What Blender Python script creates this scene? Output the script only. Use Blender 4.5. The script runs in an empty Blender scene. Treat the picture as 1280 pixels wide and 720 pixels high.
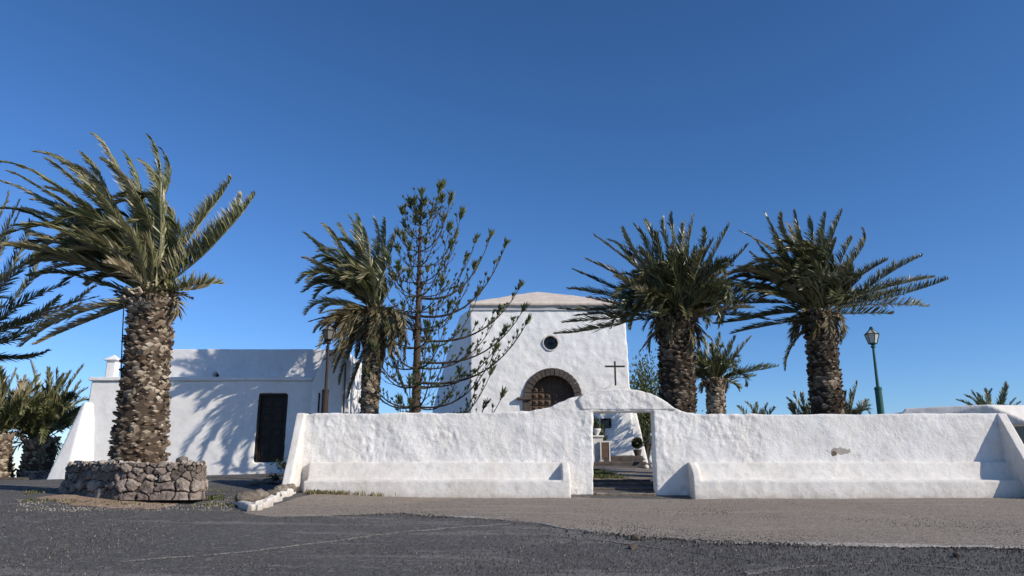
import bpy, bmesh, math, random
import numpy as np
from mathutils import Vector, Matrix
R = math.radians
sc = bpy.context.scene
# ------------------------------------------------------------------ camera
E = 1.6            # eye height above the ground under the camera
F = 950.0          # focal length in photo pixels (1280 wide)
HOR = 595.0
PITCH = math.atan((HOR-360)/F)
cam_d = bpy.data.cameras.new('camera'); cam = bpy.data.objects.new('camera', cam_d)
sc.collection.objects.link(cam); sc.camera = cam
cam.location = (0, 0, E); cam.rotation_euler = (R(90)+PITCH, 0, 0)
cam_d.sensor_width = 36; cam_d.lens = F/1280*36
cam_d.clip_start = 0.1; cam_d.clip_end = 6000
# ------------------------------------------------------------------ light
SUN_EL, SUN_AZ = R(29), R(119)      # azimuth clockwise from +Y
w = bpy.data.worlds.new('World'); sc.world = w; w.use_nodes = True
nt = w.node_tree; bg = nt.nodes['Background']
sky = nt.nodes.new('ShaderNodeTexSky'); sky.sky_type = 'NISHITA'; sky.sun_disc = False
sky.sun_elevation = SUN_EL; sky.sun_rotation = SUN_AZ
sky.altitude = 200; sky.air_density = 1.0; sky.dust_density = 0.1; sky.ozone_density = 5.0
# colour response of the photograph for the clear blue sky: per channel gamma and gain
SK = 0.12
sp_ = nt.nodes.new('ShaderNodeSeparateColor'); cb_ = nt.nodes.new('ShaderNodeCombineColor'); nt.links.new(sky.outputs[0], sp_.inputs[0])
for i, (g_, k_) in enumerate(((1.3, .95), (1.18, .98), (1.24, 1.22))):
    a_ = nt.nodes.new('ShaderNodeMath'); a_.operation = 'MULTIPLY'; a_.inputs[1].default_value = SK; nt.links.new(sp_.outputs[i], a_.inputs[0])
    p_ = nt.nodes.new('ShaderNodeMath'); p_.operation = 'POWER'; p_.inputs[1].default_value = g_; nt.links.new(a_.outputs[0], p_.inputs[0])
    m_ = nt.nodes.new('ShaderNodeMath'); m_.operation = 'MULTIPLY'; m_.inputs[1].default_value = k_/SK; nt.links.new(p_.outputs[0], m_.inputs[0])
    nt.links.new(m_.outputs[0], cb_.inputs[i])
nt.links.new(cb_.outputs[0], bg.inputs[0]); bg.inputs[1].default_value = SK
sun_d = bpy.data.lights.new('sun', 'SUN'); sun_d.energy = 4.4; sun_d.angle = R(0.5); sun_d.color = (1, .91, .78)
sun = bpy.data.objects.new('sun', sun_d); sc.collection.objects.link(sun)
sdir = Vector((math.sin(SUN_AZ)*math.cos(SUN_EL), math.cos(SUN_AZ)*math.cos(SUN_EL), math.sin(SUN_EL)))
sun.rotation_euler = sdir.to_track_quat('Z', 'Y').to_euler(); sun.location = (30, -20, 30)
sc.view_settings.view_transform = 'Standard'; sc.view_settings.look = 'None'
sc.view_settings.exposure = 0.1; sc.view_settings.gamma = 1
sc.view_settings.use_curve_mapping = False

rnd = random.Random(7); rng = np.random.default_rng(11)

# ------------------------------------------------------------------ helpers
def P(px, py, Y):
    """world point at distance Y on the line of sight through photo pixel (px, py)"""
    x = (px-640)/F; v = (360-py)/F
    yd = math.cos(PITCH)-v*math.sin(PITCH); zd = math.sin(PITCH)+v*math.cos(PITCH)
    k = Y/yd
    return Vector((x*k, Y, E+zd*k))
def X(px, py, Y): return P(px, py, Y).x
def Z(py, Y): return P(640, py, Y).z

def hash3(i, j, k, seed):
    n = (i.astype(np.int64)*374761393 + j.astype(np.int64)*668265263 + k.astype(np.int64)*2147483647 + seed*974711) & 0xffffffff
    n = ((n ^ (n >> 13))*1274126177) & 0xffffffff
    n = ((n ^ (n >> 16))*2246822519) & 0xffffffff
    return (n ^ (n >> 15)).astype(np.float64)/0xffffffff
def vnoise(p, seed=0):
    p = np.asarray(p, float); f = np.floor(p); t = p-f; t = t*t*(3-2*t); f = f.astype(np.int64)
    out = 0
    for a in (0, 1):
        wa = t[:, 0] if a else 1-t[:, 0]
        for b in (0, 1):
            wb = t[:, 1] if b else 1-t[:, 1]
            for c in (0, 1):
                wc = t[:, 2] if c else 1-t[:, 2]
                out = out + wa*wb*wc*hash3(f[:, 0]+a, f[:, 1]+b, f[:, 2]+c, seed)
    return out*2-1
def fbm(p, sc_, oct=4, seed=0, gain=.5):
    p = np.asarray(p, float)*sc_; s = 0; a = 1
    for o in range(oct):
        s = s+a*vnoise(p, seed+o*17); a *= gain; p = p*2.03+11.3
    return s

def tag(o, label=None, cat=None, group=None, kind=None):
    if label: o['label'] = label
    if cat: o['category'] = cat
    if group: o['group'] = group
    if kind: o['kind'] = kind
    return o
def link(o, parent=None):
    sc.collection.objects.link(o)
    if parent is not None: o.parent = parent; o.matrix_parent_inverse = Matrix.Translation(-parent.location)
    return o
def thing(name, label, cat, loc, group=None):
    o = bpy.data.objects.new(name, None); o.location = loc; sc.collection.objects.link(o)
    o.empty_display_size = .2
    return tag(o, label, cat, group)
def smooth(me, on=True):
    me.polygons.foreach_set('use_smooth', [on]*len(me.polygons))
def mesh_obj(name, verts, faces, mat, parent=None, sm=False, tint=None):
    me = bpy.data.meshes.new(name); me.from_pydata([tuple(v) for v in verts], [], faces); me.update()
    if mat: me.materials.append(mat)
    if sm: smooth(me)
    if tint is not None:
        a = me.attributes.new('tint', 'FLOAT', 'FACE'); a.data.foreach_set('value', np.asarray(tint, np.float32))
    return link(bpy.data.objects.new(name, me), parent)

class MB:
    """collects shapes for ONE mesh"""
    def __init__(s): s.v = []; s.f = []; s.t = []
    def add(s, v, f, t=0.5):
        n = len(s.v); s.v += [tuple(a) for a in v]; s.f += [tuple(i+n for i in q) for q in f]
        s.t += ([t]*len(f) if not isinstance(t, (list, tuple)) else list(t))
        return s
    def box(s, x0, x1, y0, y1, z0, z1, t=.5):
        v = [(x0,y0,z0),(x1,y0,z0),(x1,y1,z0),(x0,y1,z0),(x0,y0,z1),(x1,y0,z1),(x1,y1,z1),(x0,y1,z1)]
        return s.add(v, [(0,3,2,1),(4,5,6,7),(0,1,5,4),(1,2,6,5),(2,3,7,6),(3,0,4,7)], t)
    def hexa(s, b, tp, t=.5):
        """8 corner solid: b four bottom, tp four top, same winding (counter-clockwise from above)"""
        n = len(b)
        f = [tuple(reversed(range(n))), tuple(range(n, 2*n))]+[(i, (i+1) % n, n+(i+1) % n, n+i) for i in range(n)]
        return s.add(list(b)+list(tp), f, t)
    def prism_xz(s, poly, y0, y1, t=.5):
        """poly in x,z counter-clockwise seen from -Y, extruded in Y"""
        n = len(poly); v = [(a, y0, c) for a, c in poly]+[(a, y1, c) for a, c in poly]
        return s.add(v, [tuple(range(n)), tuple(reversed(range(n, 2*n)))]+[(i, n+i, n+(i+1) % n, (i+1) % n) for i in range(n)], t)
    def prism_yz(s, poly, x0, x1, t=.5):
        n = len(poly); v = [(x0, a, c) for a, c in poly]+[(x1, a, c) for a, c in poly]
        return s.add(v, [tuple(range(n)), tuple(reversed(range(n, 2*n)))]+[(i, n+i, n+(i+1) % n, (i+1) % n) for i in range(n)], t)
    def tube(s, pts, rad, n=8, t=.5, cap=True):
        pts = [Vector(p) for p in pts]; m = len(pts)
        if not isinstance(rad, (list, tuple)): rad = [rad]*m
        base = len(s.v); ref = Vector((0, 0, 1))
        for i, p in enumerate(pts):
            d = (pts[min(i+1, m-1)]-pts[max(i-1, 0)]).normalized()
            r_ = ref if abs(d.dot(ref)) < .95 else Vector((0, 1, 0))
            a = d.cross(r_).normalized(); b = a.cross(d)
            if i and pa.dot(a) < 0: a = -a; b = -b
            pa = a
            for k in range(n):
                th = 2*math.pi*k/n; s.v.append(tuple(p+(a*math.cos(th)+b*math.sin(th))*rad[i]))
        for i in range(m-1):
            for k in range(n):
                q = (base+i*n+k, base+i*n+(k+1) % n, base+(i+1)*n+(k+1) % n, base+(i+1)*n+k); s.f.append(q); s.t.append(t)
        if cap:
            s.f.append(tuple(base+k for k in reversed(range(n)))); s.t.append(t)
            s.f.append(tuple(base+(m-1)*n+k for k in range(n))); s.t.append(t)
        return s
    def lathe(s, c, prof, n=16, t=.5, rot=0):
        base = len(s.v); m = len(prof)
        for r, z in prof:
            for k in range(n):
                th = 2*math.pi*k/n+rot; s.v.append((c[0]+r*math.cos(th), c[1]+r*math.sin(th), c[2]+z))
        for i in range(m-1):
            for k in range(n):
                s.f.append((base+i*n+k, base+i*n+(k+1) % n, base+(i+1)*n+(k+1) % n, base+(i+1)*n+k)); s.t.append(t)
        s.f.append(tuple(base+k for k in reversed(range(n)))); s.t.append(t)
        s.f.append(tuple(base+(m-1)*n+k for k in range(n))); s.t.append(t)
        return s
    def build(s, name, mat, parent=None, sm=False, bevel=0, fix=True):
        o = mesh_obj(name, s.v, s.f, mat, parent, sm, s.t)
        if fix:
            bm = bmesh.new(); bm.from_mesh(o.data); bmesh.ops.recalc_face_normals(bm, faces=bm.faces)
            if bevel: bmesh.ops.bevel(bm, geom=bm.edges[:], offset=bevel, segments=2, affect='EDGES', clamp_overlap=True)
            bm.to_mesh(o.data); bm.free()
        return o

def plaster(name, mb, mat, parent, voxel=.05, sm_it=3, disp=None, cutters=(), amp=.01, scale=2.0, seed=1):
    """union the solids of mb into one hand-plastered skin with rounded edges"""
    o = mb.build(name, mat, None)
    tmp = []
    for c in cutters:
        c = c.build('cutter', None, None); tmp.append(c)
        m = o.modifiers.new('b', 'BOOLEAN'); m.object = c; m.operation = 'DIFFERENCE'; m.solver = 'EXACT'; m.use_self = True
    m = o.modifiers.new('r', 'REMESH'); m.mode = 'VOXEL'; m.voxel_size = voxel
    m = o.modifiers.new('s', 'SMOOTH'); m.iterations = sm_it; m.factor = .5
    dg = bpy.context.evaluated_depsgraph_get(); dg.update()
    me = bpy.data.meshes.new_from_object(o.evaluated_get(dg), depsgraph=dg)
    old = o.data; bpy.data.objects.remove(o); bpy.data.meshes.remove(old)
    for c in tmp:
        d = c.data; bpy.data.objects.remove(c); bpy.data.meshes.remove(d)
    n = len(me.vertices); co = np.empty(n*3, np.float32); me.vertices.foreach_get('co', co); co = co.reshape(-1, 3)
    no = np.empty(n*3, np.float32); me.vertices.foreach_get('normal', no); no = no.reshape(-1, 3)
    d = disp(co, no) if disp else amp*fbm(co, scale, 4, seed)
    co = co+no*d[:, None]
    me.vertices.foreach_set('co', co.astype(np.float32).ravel()); me.update()
    smooth(me)
    if not me.materials: me.materials.append(mat)
    me.name = name
    return link(bpy.data.objects.new(name, me), parent)

# ------------------------------------------------------------------ materials
def mat(name, rough=.8, spec=.3):
    m = bpy.data.materials.new(name); m.use_nodes = True
    n = m.node_tree.nodes; b = n['Principled BSDF']; b.inputs['Roughness'].default_value = rough
    b.inputs['Specular IOR Level'].default_value = spec
    return m, n, m.node_tree.links, b
def N(n, t, **kw):
    x = n.new(t)
    for k, v in kw.items():
        if k in x.inputs.keys(): x.inputs[k].default_value = v
        else: setattr(x, k, v)
    return x
def ramp(n, l, src, stops):
    r = n.new('ShaderNodeValToRGB'); l.new(src, r.inputs[0])
    while len(r.color_ramp.elements) < len(stops): r.color_ramp.elements.new(.5)
    for e, (p, c) in zip(r.color_ramp.elements, stops): e.position = p; e.color = (*c, 1) if len(c) == 3 else c
    return r.outputs[0]
def noise_out(n, l, scale, detail=6, rough=.55, vec=None):
    t = n.new('ShaderNodeTexNoise'); t.inputs['Scale'].default_value = scale
    t.inputs['Detail'].default_value = detail; t.inputs['Roughness'].default_value = rough
    if vec: l.new(vec, t.inputs['Vector'])
    return t.outputs[0]
def mixc(n, l, fac, a, b, bt='MIX'):
    m = n.new('ShaderNodeMix'); m.data_type = 'RGBA'; m.blend_type = bt
    for s, i in ((fac, 0), (a, 6), (b, 7)):
        if isinstance(s, (int, float)): m.inputs[i].default_value = s
        elif isinstance(s, tuple): m.inputs[i].default_value = (*s, 1)
        else: l.new(s, m.inputs[i])
    return m.outputs[2]
def bump(n, l, b, h, strength=.3, dist=.02, prev=None):
    x = n.new('ShaderNodeBump'); x.inputs['Strength'].default_value = strength; x.inputs['Distance'].default_value = dist
    l.new(h, x.inputs['Height'])
    if prev: l.new(prev, x.inputs['Normal'])
    l.new(x.outputs[0], b.inputs['Normal']); return x.outputs[0]
def pos(n): return n.new('ShaderNodeNewGeometry').outputs['Position']

def plaster_mat(name, col, dirt, bumpk=.5, dirt_amt=.5, fine=28, base_z=None):
    m, n, l, b = mat(name, .92, .15); p = pos(n)
    def grime(c):
        # earth splashed up the foot of the wall
        sx = n.new('ShaderNodeSeparateXYZ'); l.new(p, sx.inputs[0]); nn = noise_out(n, l, 3.5, 6, .7, p)
        a = n.new('ShaderNodeMath'); a.operation = 'MULTIPLY_ADD'; l.new(nn, a.inputs[0]); a.inputs[1].default_value = -.55; l.new(sx.outputs[2], a.inputs[2])
        r0 = ramp(n, l, a.outputs[0], [(base_z-.32, (.75,)*3), (base_z-.12, (.18,)*3), (base_z+.1, (0,)*3)])
        return mixc(n, l, r0, c, (.36,.30,.23))
    big = noise_out(n, l, .9, 5, .6, p); mid = noise_out(n, l, 5, 6, .6, p); fi = noise_out(n, l, fine, 5, .6, p)
    c = mixc(n, l, ramp(n, l, big, [(.42, (0,0,0)), (.72, (dirt_amt,)*3)]), col, dirt)
    c = mixc(n, l, ramp(n, l, mid, [(.5, (0,0,0)), (.8, (dirt_amt*.8,)*3)]), c, tuple(x*.82 for x in dirt))
    # flaking specks
    sp = noise_out(n, l, 16, 3, .7, p)
    c = mixc(n, l, ramp(n, l, sp, [(.66, (0,0,0)), (.72, (.55*dirt_amt,)*3)]), c, (.42,.39,.35))
    # faint rain streaks
    mp = n.new('ShaderNodeMapping'); mp.inputs['Scale'].default_value = (6, 6, .35); l.new(p, mp.inputs[0])
    st = noise_out(n, l, 1.0, 4, .6, mp.outputs[0])
    c = mixc(n, l, ramp(n, l, st, [(.55, (0,0,0)), (.8, (.35*dirt_amt,)*3)]), c, (.5,.47,.42))
    if base_z: c = grime(c)
    l.new(c, b.inputs['Base Color'])
    k = bump(n, l, b, mid, bumpk*.6, .05); bump(n, l, b, fi, bumpk, .012, k)
    return m
M_WALL = plaster_mat('lime_plaster_rough', (.79,.775,.745), (.64,.61,.56), .9, .8, 28, 1.0)
def add_patch(m):
    # a spot where the top coat has fallen off, with a ragged outline, plus a few small chips
    n = m.node_tree.nodes; l = m.node_tree.links; b = n['Principled BSDF']; src = b.inputs['Base Color'].links[0].from_socket; p = pos(n)
    def blob(c, sx, sz, th, nsc, namp):
        v = n.new('ShaderNodeVectorMath'); v.operation = 'SUBTRACT'; l.new(p, v.inputs[0]); v.inputs[1].default_value = c
        v2 = n.new('ShaderNodeVectorMath'); v2.operation = 'MULTIPLY'; l.new(v.outputs[0], v2.inputs[0]); v2.inputs[1].default_value = (1/sx, 0, 1/sz)
        ln = n.new('ShaderNodeVectorMath'); ln.operation = 'LENGTH'; l.new(v2.outputs[0], ln.inputs[0])
        no = noise_out(n, l, nsc, 4, .6, p); a = n.new('ShaderNodeMath'); a.operation = 'MULTIPLY_ADD'; l.new(no, a.inputs[0]); a.inputs[1].default_value = namp; l.new(ln.outputs['Value'], a.inputs[2])
        return ramp(n, l, a.outputs[0], [(th-.02, (1,)*3), (th, (0,)*3)])
    c = mixc(n, l, blob(P(1050, 564, 20),   .60, .19, .90, 12, .9), src, (.36,.33,.29))
    c = mixc(n, l, blob(P(1042, 567, 20), .16, .13, .85, 9, .7), c, (.16,.12,.09))
    l.new(c, b.inputs['Base Color'])
add_patch(M_WALL)
M_BENCH = plaster_mat('lime_plaster_bench', (.74,.71,.66), (.61,.57,.51), .6, .9, 28, 1.0)
M_CHURCH = plaster_mat('church_plaster', (.86,.85,.82), (.74,.72,.68), .7, .5, 12)
M_HOUSE = plaster_mat('house_plaster', (.86,.85,.83), (.74,.72,.68), .35, .6)
M_EAVESHADE = plaster_mat('eave_shade_grey', (.50,.50,.50), (.38,.37,.36), .3, .5)  # grey that stands for the overhang shadow on the church cornice
M_PARAPET = plaster_mat('parapet_plaster', (.84,.83,.82), (.62,.61,.60), .3, .6)
M_PEEL = plaster_mat('bare_render', (.30,.27,.23), (.20,.18,.15), .9, .8, 40)

def gravel_mat(name, dark, mid_, light, spk=.5, scale=38):
    m, n, l, b = mat(name, .9, .25); p = pos(n)
    big = noise_out(n, l, .5, 6, .6, p)
    v = N(n, 'ShaderNodeTexVoronoi'); v.inputs['Scale'].default_value = scale; l.new(p, v.inputs['Vector'])
    v2 = N(n, 'ShaderNodeTexVoronoi'); v2.inputs['Scale'].default_value = scale*.36; l.new(p, v2.inputs['Vector'])
    sep = n.new('ShaderNodeSeparateColor'); l.new(v.outputs['Color'], sep.inputs[0])
    sep2 = n.new('ShaderNodeSeparateColor'); l.new(v2.outputs['Color'], sep2.inputs[0])
    c = mixc(n, l, ramp(n, l, big, [(.35, (0,0,0)), (.7, (1,1,1))]), dark, mid_)
    c = mixc(n, l, ramp(n, l, sep.outputs[0], [(.0, (.0,)*3), (1, (.75,)*3)]), c, tuple(x*1.9 for x in mid_), 'MIX')
    c = mixc(n, l, ramp(n, l, sep.outputs[1], [(.0, (.55,)*3), (.4, (0,)*3)]), c, tuple(x*.35 for x in dark))
    c = mixc(n, l, ramp(n, l, sep2.outputs[0], [(.95-.1*spk, (0,)*3), (.99, (.35,)*3)]), c, light)
    # long wear streaks along the road
    mp = n.new('ShaderNodeMapping'); mp.inputs['Scale'].default_value = (.25, 1.6, 1); mp.inputs['Rotation'].default_value = (0, 0, R(8)); l.new(p, mp.inputs[0])
    st = noise_out(n, l, .9, 7, .65, mp.outputs[0])
    c = mixc(n, l, ramp(n, l, st, [(.56, (0,)*3), (.62, (.35,)*3), (.7, (.1,)*3)]), c, light)
    l.new(c, b.inputs['Base Color'])
    fi = noise_out(n, l, scale*1.6, 4, .7, p)
    k = bump(n, l, b, v.outputs['Distance'], .9, .012); bump(n, l, b, fi, .8, .02, k)
    return m, n, l, b, c
M_GRAVEL = gravel_mat('dark_volcanic_gravel', (.068,.065,.062), (.10,.096,.09), (.32,.30,.27), .5)[0]
M_COURT, n_, l_, b_, c_ = gravel_mat('worn_brown_asphalt', (.178,.150,.120), (.238,.203,.165), (.42,.38,.32), .5)
M_DIRT = gravel_mat('reddish_dirt', (.22,.155,.105), (.30,.21,.145), (.45,.38,.30), .7, 26)[0]
M_SAND = gravel_mat('beige_sand_drift', (.20,.165,.13), (.27,.225,.175), (.40,.35,.29), .5, 40)[0]
M_YARD = gravel_mat('brown_yard_gravel', (.15,.125,.10), (.22,.185,.15), (.38,.34,.29), .5, 30)[0]
M_TRACK = gravel_mat('dusty_asphalt', (.10,.095,.088), (.16,.15,.14), (.28,.26,.235), .5)[0]
M_DUST = gravel_mat('pale_dust', (.25,.225,.195), (.32,.29,.255), (.45,.42,.38), .7, 30)[0]
M_PATHG = gravel_mat('black_picon_gravel', (.06,.06,.062), (.09,.088,.088), (.26,.24,.22), .3, 34)[0]

def tint_mat(name, stops, rough=.6, spec=.4, nsc=9, nk=.35, bk=.3, bd=.01, trans=0):
    m, n, l, b = mat(name, rough, spec)
    a = n.new('ShaderNodeAttribute'); a.attribute_name = 'tint'
    c = ramp(n, l, a.outputs['Fac'], stops); p = pos(n)
    no = noise_out(n, l, nsc, 4, .6, p)
    c = mixc(n, l, ramp(n, l, no, [(.35, (nk,)*3), (.65, (0,)*3)]), c, tuple(x*.35 for x in stops[0][1]))
    l.new(c, b.inputs['Base Color'])
    if bk: bump(n, l, b, noise_out(n, l, nsc*5, 4, .6, p), bk, bd)
    if trans:
        t = n.new('ShaderNodeBsdfTranslucent'); l.new(c, t.inputs[0]); ms = n.new('ShaderNodeMixShader'); ms.inputs[0].default_value = trans
        l.new(b.outputs[0], ms.inputs[1]); l.new(t.outputs[0], ms.inputs[2]); l.new(ms.outputs[0], n['Material Output'].inputs[0])
    return m
M_FROND = tint_mat('palm_leaflets', [(0, (.04,.052,.020)), (.3, (.095,.115,.040)), (.6, (.23,.235,.10)), (.85, (.42,.38,.22)), (1, (.52,.43,.28))], .38, .6, 3, .3, 0, 0, .16)
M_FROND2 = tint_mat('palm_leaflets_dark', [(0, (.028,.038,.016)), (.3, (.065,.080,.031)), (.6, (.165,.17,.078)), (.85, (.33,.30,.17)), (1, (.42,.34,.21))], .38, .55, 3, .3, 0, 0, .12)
M_DRY = tint_mat('dry_palm_leaflets', [(0, (.06,.052,.026)), (.5, (.19,.16,.085)), (1, (.38,.31,.18))], .7, .2, 4, .4, 0, 0, .1)
M_TRUNK = tint_mat('palm_trunk', [(0, (.07,.05,.036)), (.4, (.29,.22,.155)), (.7, (.50,.41,.305)), (1, (.62,.54,.43))], .9, .1, 14, .35, .8, .012)
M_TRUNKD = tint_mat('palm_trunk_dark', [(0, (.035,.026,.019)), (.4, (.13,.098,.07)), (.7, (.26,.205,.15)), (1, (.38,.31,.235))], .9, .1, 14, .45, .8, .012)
M_STONE = tint_mat('volcanic_stone', [(0, (.03,.023,.018)), (.06, (.06,.047,.038)), (.25, (.17,.14,.12)), (.5, (.30,.24,.20)), (.75, (.42,.35,.29)), (1, (.60,.53,.44))], .92, .15, 11, .5, .9, .02)
M_PINEB = tint_mat('pine_bark', [(0, (.06,.045,.034)), (1, (.16,.12,.09))], .9, .1, 12, .5, .7, .012)
M_PINEF = tint_mat('pine_needles', [(0, (.065,.095,.035)), (.5, (.16,.20,.075)), (1, (.32,.31,.15))], .6, .3, 6, .3, 0, 0, .12)
M_SHRUB = tint_mat('shrub_leaves', [(0, (.02,.035,.012)), (.5, (.06,.085,.028)), (1, (.14,.15,.06))], .5, .35, 6, .3, 0, 0, .15)
M_GRASS = tint_mat('grass_blades', [(0, (.05,.075,.02)), (.5, (.11,.13,.04)), (1, (.36,.30,.17))], .7, .2, 6, .2, 0, 0, .2)
M_ROCK = tint_mat('step_rock', [(0, (.09,.07,.055)), (.5, (.22,.18,.14)), (1, (.42,.37,.30))], .92, .15, 9, .5, .9, .02)
M_PEB = tint_mat('loose_pebbles', [(0, (.04,.038,.036)), (.6, (.13,.12,.11)), (1, (.42,.38,.32))], .9, .2, 20, .3, 0)
def plain(name, col, rough=.6, spec=.4, metal=0, bk=.2, sc_=20, var=.3):
    m, n, l, b = mat(name, rough, spec); b.inputs['Metallic'].default_value = metal; p = pos(n)
    c = mixc(n, l, ramp(n, l, noise_out(n, l, sc_*.4, 5, .6, p), [(.4, (0,)*3), (.7, (1,)*3)]), col, tuple(x*(1-var) for x in col))
    l.new(c, b.inputs['Base Color'])
    if bk: bump(n, l, b, noise_out(n, l, sc_, 4, .6, p), bk, .008)
    return m
M_ROOF = plain('faded_pink_roof_screed', (.68,.59,.50), .95, .1, 0, .5, 8, .2)
M_ARCH = plain('brown_basalt', (.105,.088,.076), .9, .2, 0, .8, 10, .45)
M_WOOD = plain('brown_door_wood', (.15,.10,.068), .65, .3, 0, .5, 12, .35)
M_BLACKDOOR = plain('black_painted_wood', (.034,.026,.022), .6, .3, 0, .5, 14, .4)
M_IRON = plain('black_iron', (.03,.027,.025), .6, .4, .3, .3, 30, .3)
M_DARKSTONE = plain('dark_cross_iron', (.035,.03,.028), .7, .3, 0, .3, 30, .3)
M_GREEN = plain('green_painted_iron', (.018,.095,.075), .5, .4, 0, .2, 14, .35)
M_RUST = plain('rusty_brown_iron', (.05,.034,.027), .75, .3, .1, .4, 14, .4)
M_CABLE = plain('black_cable', (.02,.02,.02), .6, .3, 0, 0)
M_BROWN = plain('brown_board', (.16,.10,.07), .8, .2, 0, .3, 10, .3)
M_GLASSD = plain('dark_glass', (.02,.022,.025), .15, .5, 0, 0)
m_, n_, l_, b_ = mat('milky_lantern_glass', .25, .5); b_.inputs['Base Color'].default_value = (.72,.70,.64,1); b_.inputs['Transmission Weight'].default_value = .35
M_MILK = m_
m_, n_, l_, b_ = mat('dusty_lantern_glass', .3, .5); b_.inputs['Base Color'].default_value = (.34,.33,.29,1); b_.inputs['Transmission Weight'].default_value = .45
M_DUSTYG = m_
m_, n_, l_, b_ = mat('sea_water', .15, .5); b_.inputs['Base Color'].default_value = (.02,.06,.12,1)
bump(n_, l_, b_, noise_out(n_, l_, .4, 5, .6, pos(n_)), .4, .3)
M_SEA = m_

# ------------------------------------------------------------------ terrain
GX = [-60, -16, -9, -5.5, -2, 4, 13, 60]
GY = [-30, 0, 9, 12.5, 15.6, 18, 19.6, 21.2, 22.2, 25, 29.8, 31.6, 38, 60, 120, 400, 3000]
GH = {  # heights relative to the eye: one row per GY
 -30: [-2.6]*8,
 0:   [-1.6]*8,
 9:   [-1.0,-1.02,-1.06,-1.09,-1.12,-1.13,-1.15,-1.2],
 12.5:[-.66,-.68,-.72,-.80,-.86,-.90,-.92,-1.0],
 15.6:[-.44,-.44,-.43,-.58,-.68,-.70,-.72,-.8],
 18:  [-.34,-.33,-.33,-.47,-.56,-.59,-.58,-.6],
 19.6:[-.28,-.26,-.27,-.40,-.52,-.55,-.52,-.5],
 21.2:[-.24,-.20,-.15,-.25,-.24,-.24,-.30,-.4],
 22.2:[-.22,-.17,-.08,-.12,-.10,-.12,-.2,-.4],
 25:  [-.22,-.13,.02,.10,.04,.05,0,-.3],
 29.8:[-.22,-.12,.15,.3,.26,.28,.1,-.3],
 31.6:[-.22,-.12,.2,.45,.60,.60,.1,-.3],
 38:  [-.4,-.3,.2,.7,.85,.80,.1,-.4],
 60:  [-1.5,-1.2,-.4,.1,.3,.1,-.4,-1.5],
 120: [-4]*8, 400: [-14]*8, 3000: [-60]*8}
GA = np.array([GH[y] for y in GY])
def gz_arr(x, y):
    x = np.clip(np.asarray(x, float), GX[0], GX[-1]); y = np.clip(np.asarray(y, float), GY[0], GY[-1])
    gx = np.array(GX, float); gy = np.array(GY, float)
    i = np.clip(np.searchsorted(gx, x, 'right')-1, 0, len(gx)-2); j = np.clip(np.searchsorted(gy, y, 'right')-1, 0, len(gy)-2)
    u = (x-gx[i])/(gx[i+1]-gx[i]); v = (y-gy[j])/(gy[j+1]-gy[j])
    return E+(GA[j, i]*(1-u)*(1-v)+GA[j, i+1]*u*(1-v)+GA[j+1, i]*(1-u)*v+GA[j+1, i+1]*u*v)
import bisect
def gz(x, y):
    x = min(max(x, GX[0]), GX[-1]-1e-6); y = min(max(y, GY[0]), GY[-1]-1e-6)
    i = bisect.bisect_right(GX, x)-1; j = bisect.bisect_right(GY, y)-1
    u = (x-GX[i])/(GX[i+1]-GX[i]); v = (y-GY[j])/(GY[j+1]-GY[j]); A = GH[GY[j]]; B = GH[GY[j+1]]
    return E+(A[i]*(1-u)+A[i+1]*u)*(1-v)+(B[i]*(1-u)+B[i+1]*u)*v
def gzn(x, y):
    """terrain with its small unevenness"""
    p = np.stack([np.asarray(x, float), np.asarray(y, float), np.zeros(len(x))], 1)
    a = np.clip(1-np.abs(np.asarray(y)-15)/14, 0, 1)
    return gz_arr(x, y)+fbm(p, .5, 3, 5)*.018*a+fbm(p, 3.2, 3, 9)*.007*a
def axis(segs):
    out = []
    for a, b, st in segs: out += list(np.arange(a, b, st))
    return np.array(out+[segs[-1][1]])
xs = axis([(-3000,-200,400),(-200,-40,20),(-40,-16,1.5),(-16,14,.12),(14,40,1.5),(40,200,20),(200,3000,400)])
ys = axis([(-30,2,2),(2,7,.5),(7,26,.11),(26,44,.5),(44,120,6),(120,400,40),(400,3000,300)])
XX, YY = np.meshgrid(xs, ys); ZZ = gzn(XX.ravel(), YY.ravel())
vv = np.stack([XX.ravel(), YY.ravel(), ZZ], 1); nx = len(xs)
ff = [(j*nx+i, j*nx+i+1, (j+1)*nx+i+1, (j+1)*nx+i) for j in range(len(ys)-1) for i in range(nx-1)]
g = mesh_obj('ground', vv, ff, M_GRAVEL, None, True); tag(g, kind='structure')
sea = mesh_obj('sea', [(-6000,-200,-66),(6000,-200,-66),(6000,5500,-66),(-6000,5500,-66)], [(0,1,2,3)], M_SEA); tag(sea, kind='structure')

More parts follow.
